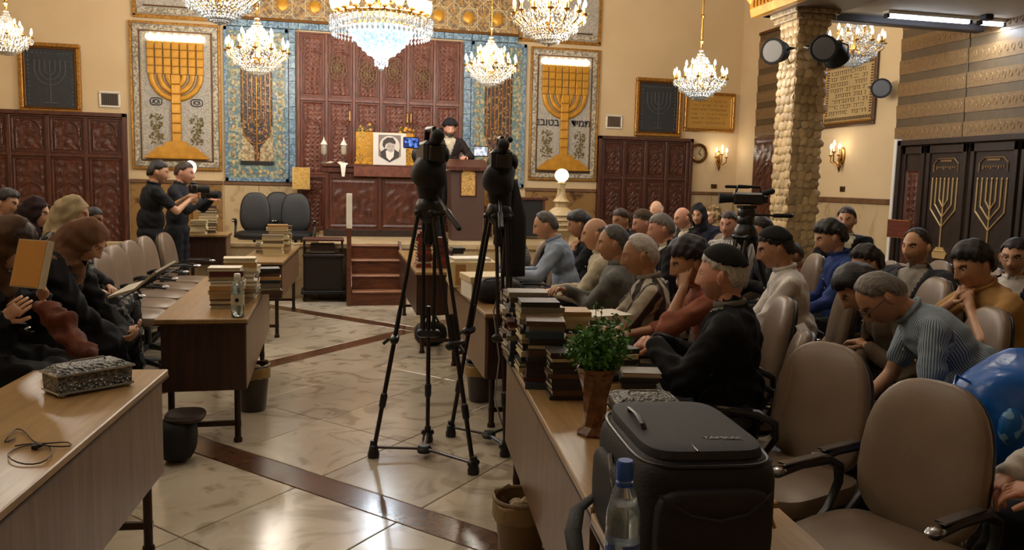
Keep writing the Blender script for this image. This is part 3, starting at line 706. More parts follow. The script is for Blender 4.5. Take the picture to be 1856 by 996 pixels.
# ------------------------------------------------------------------ chandeliers
crystal = mat('crystal', (206, 202, 194), .14, metal=.45, spec=1.0, coat=.6)
crystalC = mat('crystal_cool', (196, 204, 212), .14, metal=.45, spec=1.0, coat=.6)
def octa(mb, p, r, h):
    x, y, z = p
    mb.add([(x, y, z+h), (x+r, y, z), (x, y+r, z), (x-r, y, z), (x, y-r, z), (x, y, z-h)], [(0, 1, 2), (0, 2, 3), (0, 3, 4), (0, 4, 1), (5, 2, 1), (5, 3, 2), (5, 4, 3), (5, 1, 4)])
CH_CACHE = {}
def chandelier(label, P, R, n=12, group=None, ceiling=CH, cool=False, power=P_CHAND, seed=0):
    """P = lowest point"""
    t = thing('chandelier', label, 'chandelier', P); zt = ceiling-float(P[2]); s = R/.45
    part('chain', MB().tube([(0, 0, .85*s), (0, 0, zt-.06)], .012, 6), brass, t); part('ceiling_rose', MB().lathe([(.02, -.10), (.08, -.06), (.10, 0)], 14, (0, 0, zt)), brass, t, smooth=True)
    kn = MB()
    for z in np.arange(.95*s, zt-.2, .28): kn.lathe([(.008, -.03), (.03, 0), (.008, .03)], 8, (0, 0, z))
    part('chain_knots', kn, brass, t, smooth=True)
    part('stem', MB().lathe([(.01, .02), (.04, .06), (.015, .12), (.05, .2), (.07, .26), (.02, .32), (.03, .5), (.06, .56), (.02, .62), (.03, .75), (.01, .86)], 12).xf(Matrix.Scale(s, 4)), brass, t, smooth=True)
    arm = MB().tube([(.05, 0, .24), (.16, 0, .17), (.30, 0, .19), (.40, 0, .27), (.42, 0, .33)], .010, 6).lathe([(.01, .32), (.04, .335), (.045, .35), (.012, .35)], 10, (.42, 0, 0)).lathe([(.012, .35), (.012, .42)], 8, (.42, 0, 0)).xf(Matrix.Scale(s, 4)).mesh('arm', brass, True)
    bulb = MB().lathe([(.010, .42), (.021, .44), (.019, .47), (.004, .52)], 8, (.42, 0, 0)).xf(Matrix.Scale(s, 4)).mesh('flame_bulb', flameM, True)
    ins = max(5, n//2); arm2 = MB().tube([(.04, 0, .40), (.12, 0, .37), (.22, 0, .44), (.23, 0, .50)], .009, 6).lathe([(.01, .49), (.035, .50), (.038, .515), (.01, .515)], 8, (.23, 0, 0)).lathe([(.011, .515), (.011, .57)], 8, (.23, 0, 0)).xf(Matrix.Scale(s, 4)).mesh('arm', brass, True)
    bulb2 = MB().lathe([(.010, .57), (.02, .59), (.018, .62), (.004, .66)], 8, (.23, 0, 0)).xf(Matrix.Scale(s, 4)).mesh('flame_bulb', flameM, True)
    for i in range(n):
        a = link('arm', arm, t, rz=2*PI*i/n); link('flame_bulb', bulb, a)
    for i in range(ins):
        a = link('arm', arm2, t, rz=2*PI*(i+.5)/ins); link('flame_bulb', bulb2, a)
    cr = MB(); rg = random.Random(seed)
    def strand(a, r0, z0, r1, z1, k, sag, sz):
        for q in range(k+1):
            f = q/k; r = r0+(r1-r0)*f; z = z0+(z1-z0)*f-sag*4*f*(1-f); octa(cr, (r*math.cos(a)*s, r*math.sin(a)*s, z*s), sz, sz*1.4)
    m = n*2
    for i in range(m):
        a = 2*PI*i/m
        strand(a, .40, .33, .26, .15, 7, .03, .011); strand(a, .06, .60, .40, .33, 9, .10, .010); strand(a+.1, .26, .16, .05, .02, 7, .02, .012)
        strand(a, .03, .80, .14, .62, 5, .03, .010); strand(a+.1, .14, .62, .22, .50, 4, .03, .010)
        for rr, zz in ((.42, .30), (.33, .20), (.22, .12), (.12, .07), (.22, .44), (.14, .58)):
            octa(cr, (rr*math.cos(a)*s, rr*math.sin(a)*s, (zz-.02)*s), .014, .030)
            octa(cr, (rr*math.cos(a+.12)*s, rr*math.sin(a+.12)*s, (zz+.01)*s), .010, .015)
    for i in range(n):    # swags from cup to cup
        a0, a1 = 2*PI*i/n, 2*PI*(i+1)/n
        for q in range(7):
            f = q/6; a = a0+(a1-a0)*f; octa(cr, (.42*math.cos(a)*s, .42*math.sin(a)*s, (.32-.20*f*(1-f))*s), .010, .013)
    part('crystal_strings', cr, crystalC if cool else crystal, t)['kind'] = 'stuff'
    part('bottom_ball', MB().ell((0, 0, .015), (.03*s, .03*s, .035*s), n=12, k=8), crystalC if cool else crystal, t, smooth=True)
    ld = bpy.data.lights.new('chandelier_light', 'POINT'); ld.energy = power; ld.color = WARM; ld.shadow_soft_size = R*.8
    o = bpy.data.objects.new('chandelier_light', ld); COL.objects.link(o); o.parent = t; o.location = (0, 0, .50*s)
    return t
chandelier('crystal chandelier just left of the big bowl, before the left tile panel', at(467, 138, 11.0), .42, 12, seed=1)
chandelier('crystal chandelier right of the big bowl, before the right tile panel', at(889, 158, 11.2), .37, 12, seed=2)
chandelier('large bright chandelier above the right menorah mural', at(994, 82, 8.6), .40, 14, seed=3)
chandelier('large grey crystal chandelier cut by top edge, upper left', at(398, 44, 8.2), .42, 14, cool=True, seed=4)
chandelier('small chandelier hanging on a long chain before the right picture', at(1267, 182, 9.4), .31, 12, cool=True, power=80, seed=5)
chandelier('chandelier at the left edge of the room before the left picture', at(14, 100, 8.3), .24, 10, seed=6)
chandelier('chandelier partly hidden behind the stone column', at(1545, 122, 10.0), .36, 12, cool=True, power=12, seed=8)
chandelier('unseen chandelier added above the near aisle to light the foreground', (-.9, 3.4, 4.2), .42, 12, power=85, seed=9)  # out of frame, added to brighten the aisle and near desks
chandelier('unseen chandelier added to light the right rows near the gallery', (3.4, 4.6, 4.3), .42, 12, power=115, seed=10)  # also out of frame, added as extra light for the right rows
chandelier('unseen chandelier added to light the left rows', (-3.6, 5.6, 4.2), .42, 12, seed=11)  # added out of view as well, to lift the left rows
# the big central one: ring of glowing cups round a lit crystal bowl
P = at(691, 128, 10.2); t = thing('grand_chandelier', 'huge central chandelier with glowing crystal bowl before the ark', 'chandelier', P)
bowlM = mat('lit_crystal_bowl', (214, 232, 240), .3, kind='mosaic', rgb2=[(176, 206, 224), (222, 238, 248), (140, 176, 204), (206, 228, 240), (160, 192, 214)], scale=45, bump=.6)
nt = bowlM.node_tree; b_ = nt.nodes['Principled BSDF']; nt.links.new(b_.inputs['Base Color'].links[0].from_socket, b_.inputs['Emission Color']); b_.inputs['Emission Strength'].default_value = 1.0
part('crystal_bowl', MB().lathe([(.085, .15), (.17, .20), (.28, .30), (.36, .40), (.40, .47), (.41, .51)], 40), bowlM, t, smooth=True)
rb = MB()
for q in range(7):
    r, z = [(.09, .155), (.17, .20), (.23, .25), (.285, .305), (.335, .365), (.375, .425), (.405, .49)][q]
    for i in range(int(r*120)): a = 2*PI*i/int(r*120); octa(rb, (r*math.cos(a), r*math.sin(a), z), .012, .018)
part('bowl_beads', rb, bowlM, t)['kind'] = 'stuff'
part('bottom_cup', MB().lathe([(.02, .08), (.05, .10), (.09, .15), (.095, .17)], 20), crystalC, t, smooth=True)
part('bottom_ball', MB().ell((0, 0, .03), (.035, .035, .04), n=14, k=8), crystalC, t, smooth=True)
cr = MB()
for i in range(60):
    a = 2*PI*i/60
    for r, z, k in ((.44, .60, 1), (.52, .62, 2), (.60, .56, 4), (.63, .60, 3)):
        for q in range(k): octa(cr, (r*math.cos(a+r), r*math.sin(a+r), z-q*.028), .010, .016)
        octa(cr, (r*math.cos(a+r), r*math.sin(a+r), z-k*.028-.02), .017, .034)
for i in range(12):
    a = 2*PI*i/12
    for q in range(4): octa(cr, (.08*math.cos(a), .08*math.sin(a), .14-q*.025), .009, .014)
part('crystal_strings', cr, crystalC, t)['kind'] = 'stuff'
part('ring', MB().tube([(.54*math.cos(a), .54*math.sin(a), .63) for a in np.linspace(0, 2*PI, 40, False)], .022, 8, closed=True).tube([(.42*math.cos(a), .42*math.sin(a), .56) for a in np.linspace(0, 2*PI, 40, False)], .018, 8, closed=True), brass, t, smooth=True)
cupM = mat('glowing_cup', (255, 228, 168), .4, emit=1.7)
arm = MB().tube([(.08, 0, .8), (.25, 0, .60), (.45, 0, .62), (.56, 0, .66)], .013, 6).lathe([(.02, .66), (.05, .67), (.02, .69)], 8, (.56, 0, 0)).mesh('arm', brass, True)
cup = MB().lathe([(.030, .69), (.052, .72), (.066, .78), (.070, .83), (.056, .83), (.054, .79)], 12, (.56, 0, 0)).mesh('glass_cup', cupM, True)
bl = MB().lathe([(.012, .72), (.024, .76), (.018, .82), (.003, .87)], 8, (.56, 0, 0)).mesh('flame_bulb', flameM, True)
for i in range(20):
    a = link('arm', arm, t, rz=2*PI*i/20); link('glass_cup', cup, a); link('flame_bulb', bl, a)
for i in range(10):
    a = link('arm', arm, t, rz=2*PI*(i+.5)/10, sc=(.6, .6, 1), loc=(0, 0, .25)); link('glass_cup', cup, a); link('flame_bulb', bl, a)
part('stem', MB().lathe([(.03, .52), (.10, .60), (.04, .70), (.07, .95), (.03, 1.1), (.05, 1.3), (.015, 1.4), (.015, CH-float(P[2]))], 14), brass, t, smooth=True)
for nm, z, e, c in (('cup_light', .80, P_BIG*.7, WARM), ('bowl_light', .10, P_BIG*.3, (.8, .9, 1))):
    ld = bpy.data.lights.new(nm, 'POINT'); ld.energy = e; ld.color = c; ld.shadow_soft_size = .4 if z > .5 else .12
    o = bpy.data.objects.new(nm, ld); COL.objects.link(o); o.parent = t; o.location = (0, 0, z)

# ------------------------------------------------------------------ desks
def desk(label, x0, y0, x1, y1, ang=0.0, h=.76, end_panel=True, side='both', top=deskM, panel_z=.36, dk=deskdark, side_m=panelM):
    """corner x0,y0; long axis along local y; ang turns it about that corner (degrees)"""
    t = thing('desk', label, 'desk', (x0, y0, 0), R_(ang)); w = x1-x0; l = y1-y0
    part('desktop', MB().box((0, 0, h-.028), (w, l, h), bev=.004), top, t)
    part('edge_band', MB().box((-.002, -.002, h-.034), (w+.002, l+.002, h-.027)), deskdark, t)
    part('end_panel', MB().box((.03, .04, panel_z), (w-.02, .058, h-.035)), dk, t)
    part('end_panel', MB().box((.03, l-.058, panel_z), (w-.02, l-.04, h-.035)), dk, t)
    sx = w-.03 if side == 'right' else .012
    part('modesty_panel', MB().box((sx, .06, panel_z), (sx+.018, l-.06, h-.035)), side_m, t)
    lm = MB().tube([(0, 0, .02), (0, 0, h-.04)], .019, 10).lathe([(.026, 0), (.026, .02), (.02, .03)], 10).mesh('leg', legM, True)
    for x in (.07, w-.07):
        for y in (.10, l-.10): link('leg', lm, t, loc=(x, y, 0))
    for y in (.10, l-.10): part('foot_rail', MB().box((.05, y-.01, .10), (w-.05, y+.01, .13)), legM, t)
    return t
desk('nearest left desk carrying the silver box', -1.38, 1.2, -.845, 3.71, -4.5, side='right', panel_z=.33)
desk('second left desk with book stack and water bottle', -.95, 4.93, -.44, 7.10, 0, side='right', panel_z=.33)
desk('third left desk with a row of pale books', -.84, 8.28, -.40, 10.3, -3, side='right', panel_z=.40)
desk('nearest right desk under the backpack', .52, .6, 1.02, 1.90, -5.8, side='left', panel_z=.30)
desk('second right desk with plant and tall book stacks', .665, 1.93, 1.17, 3.97, -5.8, side='left', panel_z=.30)
desk('third right desk in front of the seated men', .98, 5.0, 1.48, 7.0, -1, side='left', panel_z=.33)
desk('fourth right desk with red books by the steps', .80, 7.36, 1.34, 9.7, -1, side='left', panel_z=.36, side_m=deskdark)
# higher reading desk by the photographers
desk('tall reading desk beside the two photographers', -1.70, 10.48, -1.16, 11.05, 0, h=.87, side='right', panel_z=.50)

# ------------------------------------------------------------------ chairs
def pad(w, h, t, egg=0.0, curve=0.0, e=.72, n=28, k=16):
    mb = MB().ell((0, 0, 0), (w/2, t/2, h/2), n=n, k=k, e=e)
    mb.v = [(x*(1-egg*(z/h+.5)**2), y+curve*(x*x)-.05*(z/h)**2*0, z) for x, y, z in mb.v]; return mb
def make_chair(label, lea, tall=.52, group=None, name='office_chair'):
    t = thing(name, label, 'chair', (0, 0, 0), 0, group)
    s = MB().ell((0, 0, 0), (.25, .24, .05), n=24, k=8, e=.5); s.v = [(x, y, z-.02*max(0, y/.24)**2) for x, y, z in s.v]
    part('seat', s, lea, t, smooth=True, loc=(0, .0, .45))
    part('seat_shell', MB().ell((0, 0, 0), (.235, .225, .03), n=20, k=6, e=.5), black, t, smooth=True, loc=(0, 0, .405))
    Mb = Matrix.Translation((0, -.24, .455+tall/2)) @ Matrix.Rotation(R_(9), 4, 'X')
    part('backrest', pad(.45, tall, .10, .14, .45), lea, t, smooth=True, M=Mb)
    part('back_shell', pad(.44, tall*.97, .05, .14, .45), black, t, smooth=True, M=Mb @ Matrix.Translation((0, -.035, 0)))
    part('back_bracket', MB().tube([(0, -.10, .39), (0, -.24, .39), (0, -.30, .46), (0, -.31, .60)], .022, 8), black, t)
    arm = MB(); pts = [(0, .16, .645), (0, .05, .66), (0, -.10, .655), (0, -.17, .62), (0, -.175, .56), (0, -.12, .47), (0, -.04, .415)]
    arm.tube(pts, [.02, .024, .024, .022, .018, .016, .016], 8, flat=.75)
    am = arm.mesh('armrest', black, True); cp = MB().ell((0, .15, .655), (.026, .04, .014), n=10, k=6).box((-.016, -.08, .672), (.016, .13, .678)).mesh('arm_cap', chrome, True)
    for sx in (-1, 1):
        a = link('armrest', am, t, loc=(sx*.272, 0, 0)); link('arm_cap', cp, a); 
        part('arm_bracket', MB().box((min(sx*.16, sx*.277), -.06, .395), (max(sx*.16, sx*.277), -.02, .412)), black, t)
    part('column', MB().lathe([(.03, .08), (.03, .25), (.02, .25), (.02, .40)], 12), black, t, smooth=True)
    lg = MB().tube([(0, 0, .10), (.12, 0, .085), (.235, 0, .06)], [.028, .022, .016], 8).mesh('base_leg', black, True)
    cs = MB().lathe([(.026, -.018), (.026, .018)], 10, M=Matrix.Translation((.235, 0, .027)) @ Matrix.Rotation(PI/2, 4, 'X')).mesh('caster', blackm, True)
    for i in range(5):
        l = link('base_leg', lg, t, rz=2*PI*i/5); link('caster', cs, l)
    return t
CHAIR0 = [None, None]
def chair(label, x, y, h, kind=0, group=None, name='office_chair', z=0.0):
    """h: heading in degrees the sitter would face"""
    if CHAIR0[kind] is None:
        CHAIR0[kind] = make_chair(label, leather if kind == 0 else leatherB, .52 if kind == 0 else .60); o = CHAIR0[kind]
        if group: o['group'] = group
    else: o = copy_tree(CHAIR0[kind], label=label); 
    if group: o['group'] = group
    elif 'group' in o: del o['group']
    o.location = (x, y, z); o.rotation_euler = (0, 0, R_(h-90)); return o
chair('empty brown chair nearest the camera, behind the backpack', 1.69, 2.16, 199)
chair('empty brown chair between the man in black coat and the nearest empty chair', 1.73, 2.79, 200)
chair('brown chair cut off by the lower right corner', 1.72, 1.22, 196)
g = 'empty brown chairs in the left front row'
for (x, y), w_ in zip(((-1.48, 6.98), (-1.50, 7.55), (-1.50, 8.12), (-1.48, 8.69), (-1.40, 9.26)), ('nearest to the reading woman', 'second from the reading woman', 'third from the reading woman', 'fourth from the reading woman', 'farthest from the reading woman')):
    chair('empty brown chair in left row, '+w_, x, y, -8, group=g)
g = 'empty chairs in the left back row'
for (x, y), w_ in zip(((-3.1, 9.8), (-2.47, 9.1), (-2.45, 9.75), (-2.45, 10.4)), ('leftmost', 'second from left', 'third from left', 'rightmost')):
    chair('empty brown chair in left back row near the carved doors, '+w_, x, y, -20, group=g)
g = 'black chairs on the dais'
for (x, y), w_ in zip(((-1.00, 12.45), (-.72, 13.3), (-.42, 12.5)), ('leftmost', 'behind and between the two front ones', 'right one of the front pair')):
    chair('black leather armchair on the dais, '+w_, x, y, -90, 1, g, z=.30)
for px, py, d, lb in ((1580, 407, 7.0, 'brown chair by the right wall, behind the man in dark suit'), (1655, 420, 7.4, 'brown chair right of the dark suited man, nearer the doors'), (1800, 460, 5.9, 'brown chair in back row between yellow shirt and glasses man'), (1745, 440, 6.9, 'brown chair in back row near the menorah doors'), (940, 445, 8.9, 'brown chair beside the fourth right desk')):
    q = at(px, py, d); chair(lb, q[0]+.02, q[1], 170 if px > 1400 else 150)
# chairs under seated people are added with the people

# ------------------------------------------------------------------ steps, counter, lectern, carts
st_ = thing('wooden_steps', 'wooden steps with four risers leading up to the dais', 'steps', (.30, 10.40, 0))
for i in range(4):
    part('riser', MB().box((.03, i*.19, 0), (.66, i*.19+.02, .18*(i+1)-.025)), stepM, st_)
    part('tread', MB().box((.03, i*.19-.02, .18*(i+1)-.025), (.66, (i+1)*.19+.02 if i < 3 else .745, .18*(i+1)), bev=.006), mat('tread_wood', (140, 92, 60), .4, kind='wood', rgb2=(112, 70, 44), scale=5, stretch=(1, 6, 6)), st_)
sp = [(0, 0), (0, .24), (.19, .42), (.38, .60), (.57, .76), (.74, .76), (.74, 0)]
for x in (0, .66): part('stringer', MB().add([(x+dx, y, z) for dx in (0, .03) for y, z in sp], [tuple(range(7)), tuple(range(13, 6, -1))]+[(i, 7+i, 7+(i+1) % 7, (i+1) % 7) for i in range(7)]), stepM, st_)
part('newel_post', MB().box((-.035, -.03, 0), (0.02, .03, .97), bev=.005), stepM, st_)
part('white_post_panel', MB().box((-.04, -.035, .97), (.03, .03, 1.40), bev=.004).xf(Matrix.Translation((0, 0, 0))), white, st_)
ct = thing('dais_counter', 'long dark wooden counter on the dais before the ark', 'counter', (.0, 12.6, .72)); cw = 1.62
part('body', MB().box((0, 0, 0), (cw, .6, 1.0)), darkwood, ct)
part('plinth', MB().box((-.02, -.02, 0), (cw+.02, .62, .10), bev=.006), blackwood, ct)
part('worktop', MB().box((-.05, -.06, 1.03), (cw+.05, .65, 1.08), bev=.012), darkwood, ct); part('cornice', MB().box((-.03, -.04, .95), (cw+.03, .62, 1.03), bev=.012), darkwood, ct)
for i in range(2):
    cm = carved('cp', .70, .72, darkwood, 24, 24, 3, arch=False); link('carved_panel', cm, ct, loc=(.42+i*.78, -.005, .15))
for x in (0, .78, 1.56): part('pilaster', MB().box((x, -.03, .10), (x+.06, 0, .95), bev=.005), darkwood, ct)
# lectern behind which the speaker stands
lc = thing('lectern', 'tall dark lectern with pale arched plaque on the dais', 'lectern', (2.03, 11.85, .72))
part('body', MB().prism([(-.22, 0), (.22, 0), (.26, 1.02), (-.26, 1.02)], 0, .4), mat('lectern_brown', (74, 52, 44), .5), lc)
part('sloped_top', MB().add([(-.32, -.06, 1.02), (.32, -.06, 1.02), (.32, .46, 1.14), (-.32, .46, 1.14), (-.32, -.06, 1.07), (.32, -.06, 1.07), (.32, .46, 1.19), (-.32, .46, 1.19)], [(0, 3, 2, 1), (4, 5, 6, 7), (0, 1, 5, 4), (1, 2, 6, 5), (2, 3, 7, 6), (3, 0, 4, 7)]), darkwood, lc)
pts = [(-.10, .66), (.10, .66), (.10, .95)]+[(.10*math.cos(a), .95+.11*math.sin(a)) for a in np.linspace(.2, PI-.2, 7)]+[(-.10, .95)]
part('arched_plaque', MB().prism(pts, -.02, 0), mat('plaque_tan', (190, 152, 88), .5, kind='mosaic', rgb2=[(196, 158, 92), (150, 110, 56), (180, 142, 80)], scale=60), lc)
part('plaque_border', MB().prism([(x*1.25, .66+(z-.66)*1.08-.015) for x, z in pts], -.01, 0), darkwood, lc)
ys = thing('yellow_sign', 'small yellow framed sheet standing beside the ark on the dais', 'sign', on_y(546, 345, 13.7)); 
ys.location.z = .30
part('stand', MB().tube([(0, 0, .0), (0, 0, 1.10)], .012, 6).lathe([(.12, 0), (.12, .02), (.02, .03)], 14), blackm, ys)
part('sheet', MB().box((-.13, -.02, 1.10), (.13, 0, 1.44)), mat('yellow_sheet', (214, 172, 92), .6, kind='mosaic', rgb2=[(220, 180, 98), (196, 150, 70), (212, 170, 90)], scale=50), ys)
part('sheet_frame', MB().tube([(-.13, -.015, 1.10), (-.13, -.015, 1.44), (.13, -.015, 1.44), (.13, -.015, 1.10)], .012, 5, closed=True), mat('pale_gold', (214, 186, 130), .4), ys)
kt = thing('equipment_cart', 'low black wheeled cart with shelves left of the steps', 'cart', (-.28, 10.75, 0))
part('top', MB().box((0, 0, .78), (.52, .40, .81), bev=.006), darkwood, kt); part('cabinet', MB().box((.03, .03, .12), (.50, .38, .58)), mat('cart_dark', (32, 22, 20), .4), kt)
part('shelf', MB().box((0, 0, .58), (.52, .40, .61), bev=.005), blackwood, kt); part('bottom_shelf', MB().box((-.02, -.03, .10), (.54, .40, .14), bev=.005), blackm, kt)
for x in (.02, .50):
    for y in (.03, .37): part('post', MB().tube([(x, y, .06), (x, y, .79)], .012, 6), legM, kt); part('caster', MB().ell((x, y, .035), (.02, .03, .035), n=8, k=6), blackm, kt)
o = thing('dvd_player', 'dark equipment box on the middle shelf of cart', 'device', (-.18, 10.82, .61)); part('case', MB().box((0, 0, 0), (.30, .25, .13), bev=.006), mat('box_brown', (44, 28, 26), .4), o); part('front_trim', MB().box((.0, -.006, .02), (.30, 0, .035)), chrome, o)
# lantern candlesticks, portrait in gilt frame, flowers, cloth on the counter
CZ = 1.80
def lantern(label, px):
    q = on_y(px, 260, 12.85); t = thing('lantern', label, 'lantern', (q[0], 12.85, CZ))
    part('foot', MB().lathe([(.05, 0), (.045, .015), (.012, .03), (.012, .12), (.03, .14)], 14), silverM, t, smooth=True)
    part('glass', MB().lathe([(.035, .14), (.045, .17), (.045, .26), (.035, .29)], 12), mat('lantern_glass', (200, 190, 170), .15, trans=.5), t, smooth=True)
    part('candle', MB().lathe([(.018, .145), (.018, .22)], 10), creamT, t); part('roof', MB().lathe([(.055, .285), (.03, .33), (.01, .36), (.004, .40)], 12), white, t, smooth=True)
lantern('silver lantern candlestick at the left end of the counter', 587); lantern('silver lantern candlestick left of the gilt portrait', 623)
lantern('silver lantern candlestick right of the gilt portrait', 773)
q = on_y(700, 295, 12.9); t = thing('gilt_panel', 'gilt relief panel holding a black and white portrait on the counter', 'frame', (q[0], 12.95, CZ))
part('gilt_board', MB().box((-.46, -.03, 0), (.42, .02, .50), bev=.008), gold, t)
gr = MB(); rg = random.Random(2)
for i in range(60):
    x = rg.choice((rg.uniform(-.44, -.26), rg.uniform(.24, .40))); z = rg.uniform(.03, .47)
    gr.tube([(x+.03*math.cos(a)*(1-a/8), -.036, z+.03*math.sin(a)*(1-a/8)) for a in np.linspace(0, 6, 8)], .007, 5)
part('gilt_scrolls', gr, mat('bright_gold', (236, 190, 96), .3, metal=.5), t)['kind'] = 'stuff'
for i in range(9): part('base_molding', MB().ell((-.44+i*.105, -.04, .02), (.05, .02, .03), n=8, k=5), gold, t)
q = on_y(706, 294, 12.87); t = thing('portrait_poster', 'white poster with round portrait of a bearded person in turban', 'poster', (q[0], 12.87, CZ+.002))
part('sheet', MB().box((-.25, -.008, 0), (.25, .0, .49)), mat('poster_white', (212, 204, 194), .5), t)
gy = mat('print_grey', (120, 108, 104), .6); lg_ = mat('print_pale', (206, 196, 184), .6); dkp = mat('print_dark', (58, 48, 46), .6)
disc = lambda cx, cz, rx, rz, y: MB().prism([(cx+rx*math.cos(a), cz+rz*math.sin(a)) for a in np.linspace(0, 2*PI, 24, False)], y-.002, y)
part('grey_field', MB().prism([(-.17, .14), (0, .04), (.17, .14), (.17, .46), (-.17, .46)], -.010, -.008), gy, t)
part('pale_disc', disc(0, .29, .155, .155, -.010), lg_, t); part('cloak', MB().prism([(-.14, .20), (-.13, .12), (0, .05), (.14, .12), (.14, .20), (.07, .25), (-.07, .25)], -.014, -.012), dkp, t)
part('beard', MB().prism([(-.06, .22), (-.05, .12), (0, .07), (.06, .13), (.07, .23)], -.016, -.014), mat('print_light', (222, 214, 204), .6), t)
part('face', disc(.015, .27, .062, .075, -.016), mat('print_face', (176, 162, 152), .6), t); part('turban', MB().prism([(-.11, .30), (-.10, .37), (-.04, .42), (.05, .42), (.09, .36), (.085, .32), (.0, .35), (-.06, .32), (-.08, .25)], -.019, -.017), dkp, t)
part('brows', MB().box((-.02, -.020, .285), (.005, -.019, .292)).box((.03, -.020, .285), (.055, -.019, .292)).box((.0, -.02, .228), (.035, -.019, .234)), dkp, t)
leafM = mat('leaf_green', (52, 92, 34), .5, kind='noise', rgb2=(34, 66, 24), scale=20)
def bouquet(label, P, cm, seed, vase=True):
    t = thing('flower_vase', label, 'flowers', P); rg = random.Random(seed)
    part('vase', MB().lathe([(.05, 0), (.06, .10), (.045, .28), (.06, .42), (.055, .42), (.04, .3)], 14), gold, t, smooth=True)
    for i in range(11):
        x, y, z = rg.uniform(-.11, .11), rg.uniform(-.08, .08), .48+rg.uniform(-.02, .14)
        part('flower', MB().ell((0, 0, 0), (.030, .030, .024), n=9, k=5).ell((0, 0, .018), (.016, .016, .014), n=7, k=4), cm, t, smooth=True, loc=(x, y, z))
    lf = MB()
    for i in range(50):
        a, r, z = rg.uniform(0, 2*PI), rg.uniform(.02, .15), .40+rg.uniform(0, .2); c = Vector((r*math.cos(a), r*math.sin(a)*.6, z)); dv = Vector((math.cos(a), math.sin(a), rg.uniform(-.3, .6))).normalized()*.035; sd = dv.orthogonal().normalized()*.012
        lf.add([c-dv, c+sd, c+dv, c-sd], [(0, 1, 2, 3)])
    part('leaves', lf, leafM, t)['kind'] = 'stuff'
q = on_y(664, 230, 13.05); bouquet('vase of pale yellow flowers behind the left of the gilt panel', (q[0], 13.07, CZ), mat('flower_tan', (176, 142, 76), .6), 1)
q = on_y(738, 230, 13.05); bouquet('vase of orange flowers behind the right of the gilt panel', (q[0], 13.07, CZ), mat('flower_orange', (206, 144, 44), .6), 2)
q = on_y(622, 295, 12.56); t = thing('white_cloth', 'white cloth hanging over the front edge of counter', 'cloth', (q[0], 12.53, CZ))
clm = MB(); vs = []
for i in range(9):
    for j in range(5):
        u = j/4-.5; v = i/8
        if v < .4: p = (u*.16-.12+.3*v, .22-v*.55, .012+.006*math.sin(9*u))
        else: p = (u*(.12-.08*v), -.010-.006*math.cos(12*u), .01-(v-.4)*.33)
        vs.append(p)
clm.add(vs, [(i*5+j, i*5+j+1, i*5+j+6, i*5+j+5) for i in range(8) for j in range(4)]); part('folded_sheet', clm, white, t, smooth='all')
q = on_y(650, 292, 12.7); t = thing('red_runner', 'brown red cloth runner along the counter front', 'cloth', (.0, 12.535, 1.62)); part('cloth', MB().box((.42, -.012, 0), (1.40, -.0, .15), bev=.004), mat('runner_red', (116, 62, 40), .7, kind='noise', rgb2=(86, 44, 30), scale=14), t)
for i in range(40): pass
q = on_y(608, 280, 12.8)
t = thing('open_book', 'dark open book lying on the left of the counter', 'book', (q[0], 12.8, CZ)); part('pages', MB().prism([(-.15, .01), (-.07, .04), (0, .015), (.07, .04), (.15, .01), (.15, .0), (-.15, .0)], -.1, .1), paper, t); part('cover', MB().box((-.16, -.11, -.001), (.16, .11, .006)), mat('cover_maroon', (84, 30, 28), .5), t)
# second small table, stool and items right of the lectern, on the dais
t = thing('low_table', 'small dark table on the dais right of the lectern', 'table', (2.55, 12.3, .72))
part('tabletop', MB().box((0, 0, .60), (.8, .45, .64), bev=.008), darkwood, t); part('body', MB().box((.04, .03, .04), (.76, .42, .60)), blackm, t)
for x in (.05, .75): part('leg', MB().box((x-.02, .02, 0), (x+.02, .06, .6)), darkwood, t)
t = thing('carved_headboard', 'carved arched chair back standing behind the low table', 'chair', (2.78, 13.0, .72))
part('seat', MB().box((-.26, -.26, .40), (.26, .2, .48), bev=.01), darkwood, t)
for x in (-.23, .23):
    for y in (-.22, .17): part('leg', MB().box((x-.025, y-.025, 0), (x+.025, y+.025, .4)), darkwood, t)
part('carved_back', MB().prism([(-.26, .45), (.26, .45), (.26, .78)]+[(.26*math.cos(a), .78+.20*math.sin(a)) for a in np.linspace(.1, PI-.1, 9)]+[(-.26, .78)], .12, .18), goldpic, t)
t = thing('tissue_box', 'small white tented box on the low table', 'box', (2.68, 12.4, 1.36)); part('carton', MB().prism([(-.10, 0), (.10, 0), (0, .10)], -.06, .06), white, t)
# carved white pedestal lamps
def globe_lamp(label, P, ht):
    t = thing('globe_lamp', label, 'lamp', (P[0], P[1], 0)); s = ht/1.95
    part('pedestal', MB().lathe([(.17, 0), (.17, .06), (.11, .12), (.12, .9), (.14, 1.0), (.19, 1.08), (.21, 1.2), (.20, 1.32), (.15, 1.38), (.09, 1.42), (.09, 1.47), (.12, 1.50), (.08, 1.54), (.06, 1.60), (.05, 1.72), (.07, 1.76), (.05, 1.78)], 20).xf(Matrix.Scale(s, 4)), mat('pedestal_cream', (200, 178, 136), .45, kind='marble', rgb2=(160, 132, 90), scale=6), t, smooth=True)
    for z in (1.10, 1.17, 1.24, 1.31): part('ring', MB().tube([(.215*s*math.cos(a), .215*s*math.sin(a), z*s) for a in np.linspace(0, 2*PI, 24, False)], .010, 6, closed=True), creamT, t)
    part('globe', MB().ell((0, 0, 1.87*s), (.10*s, .10*s, .095*s), n=18, k=12), mat('globe_glow', (255, 238, 206), .4, emit=2.2), t, smooth=True)
q = at(1018, 326, 10.6); globe_lamp('cream vase pedestal lamp with glowing globe behind blue shirted man', q, 1.68*1.0+.08)
q = at(345, 303, 10.4); t = thing('small_globe_lamp', 'round glowing lamp beside the right photographer', 'lamp', (q[0], q[1], 0))
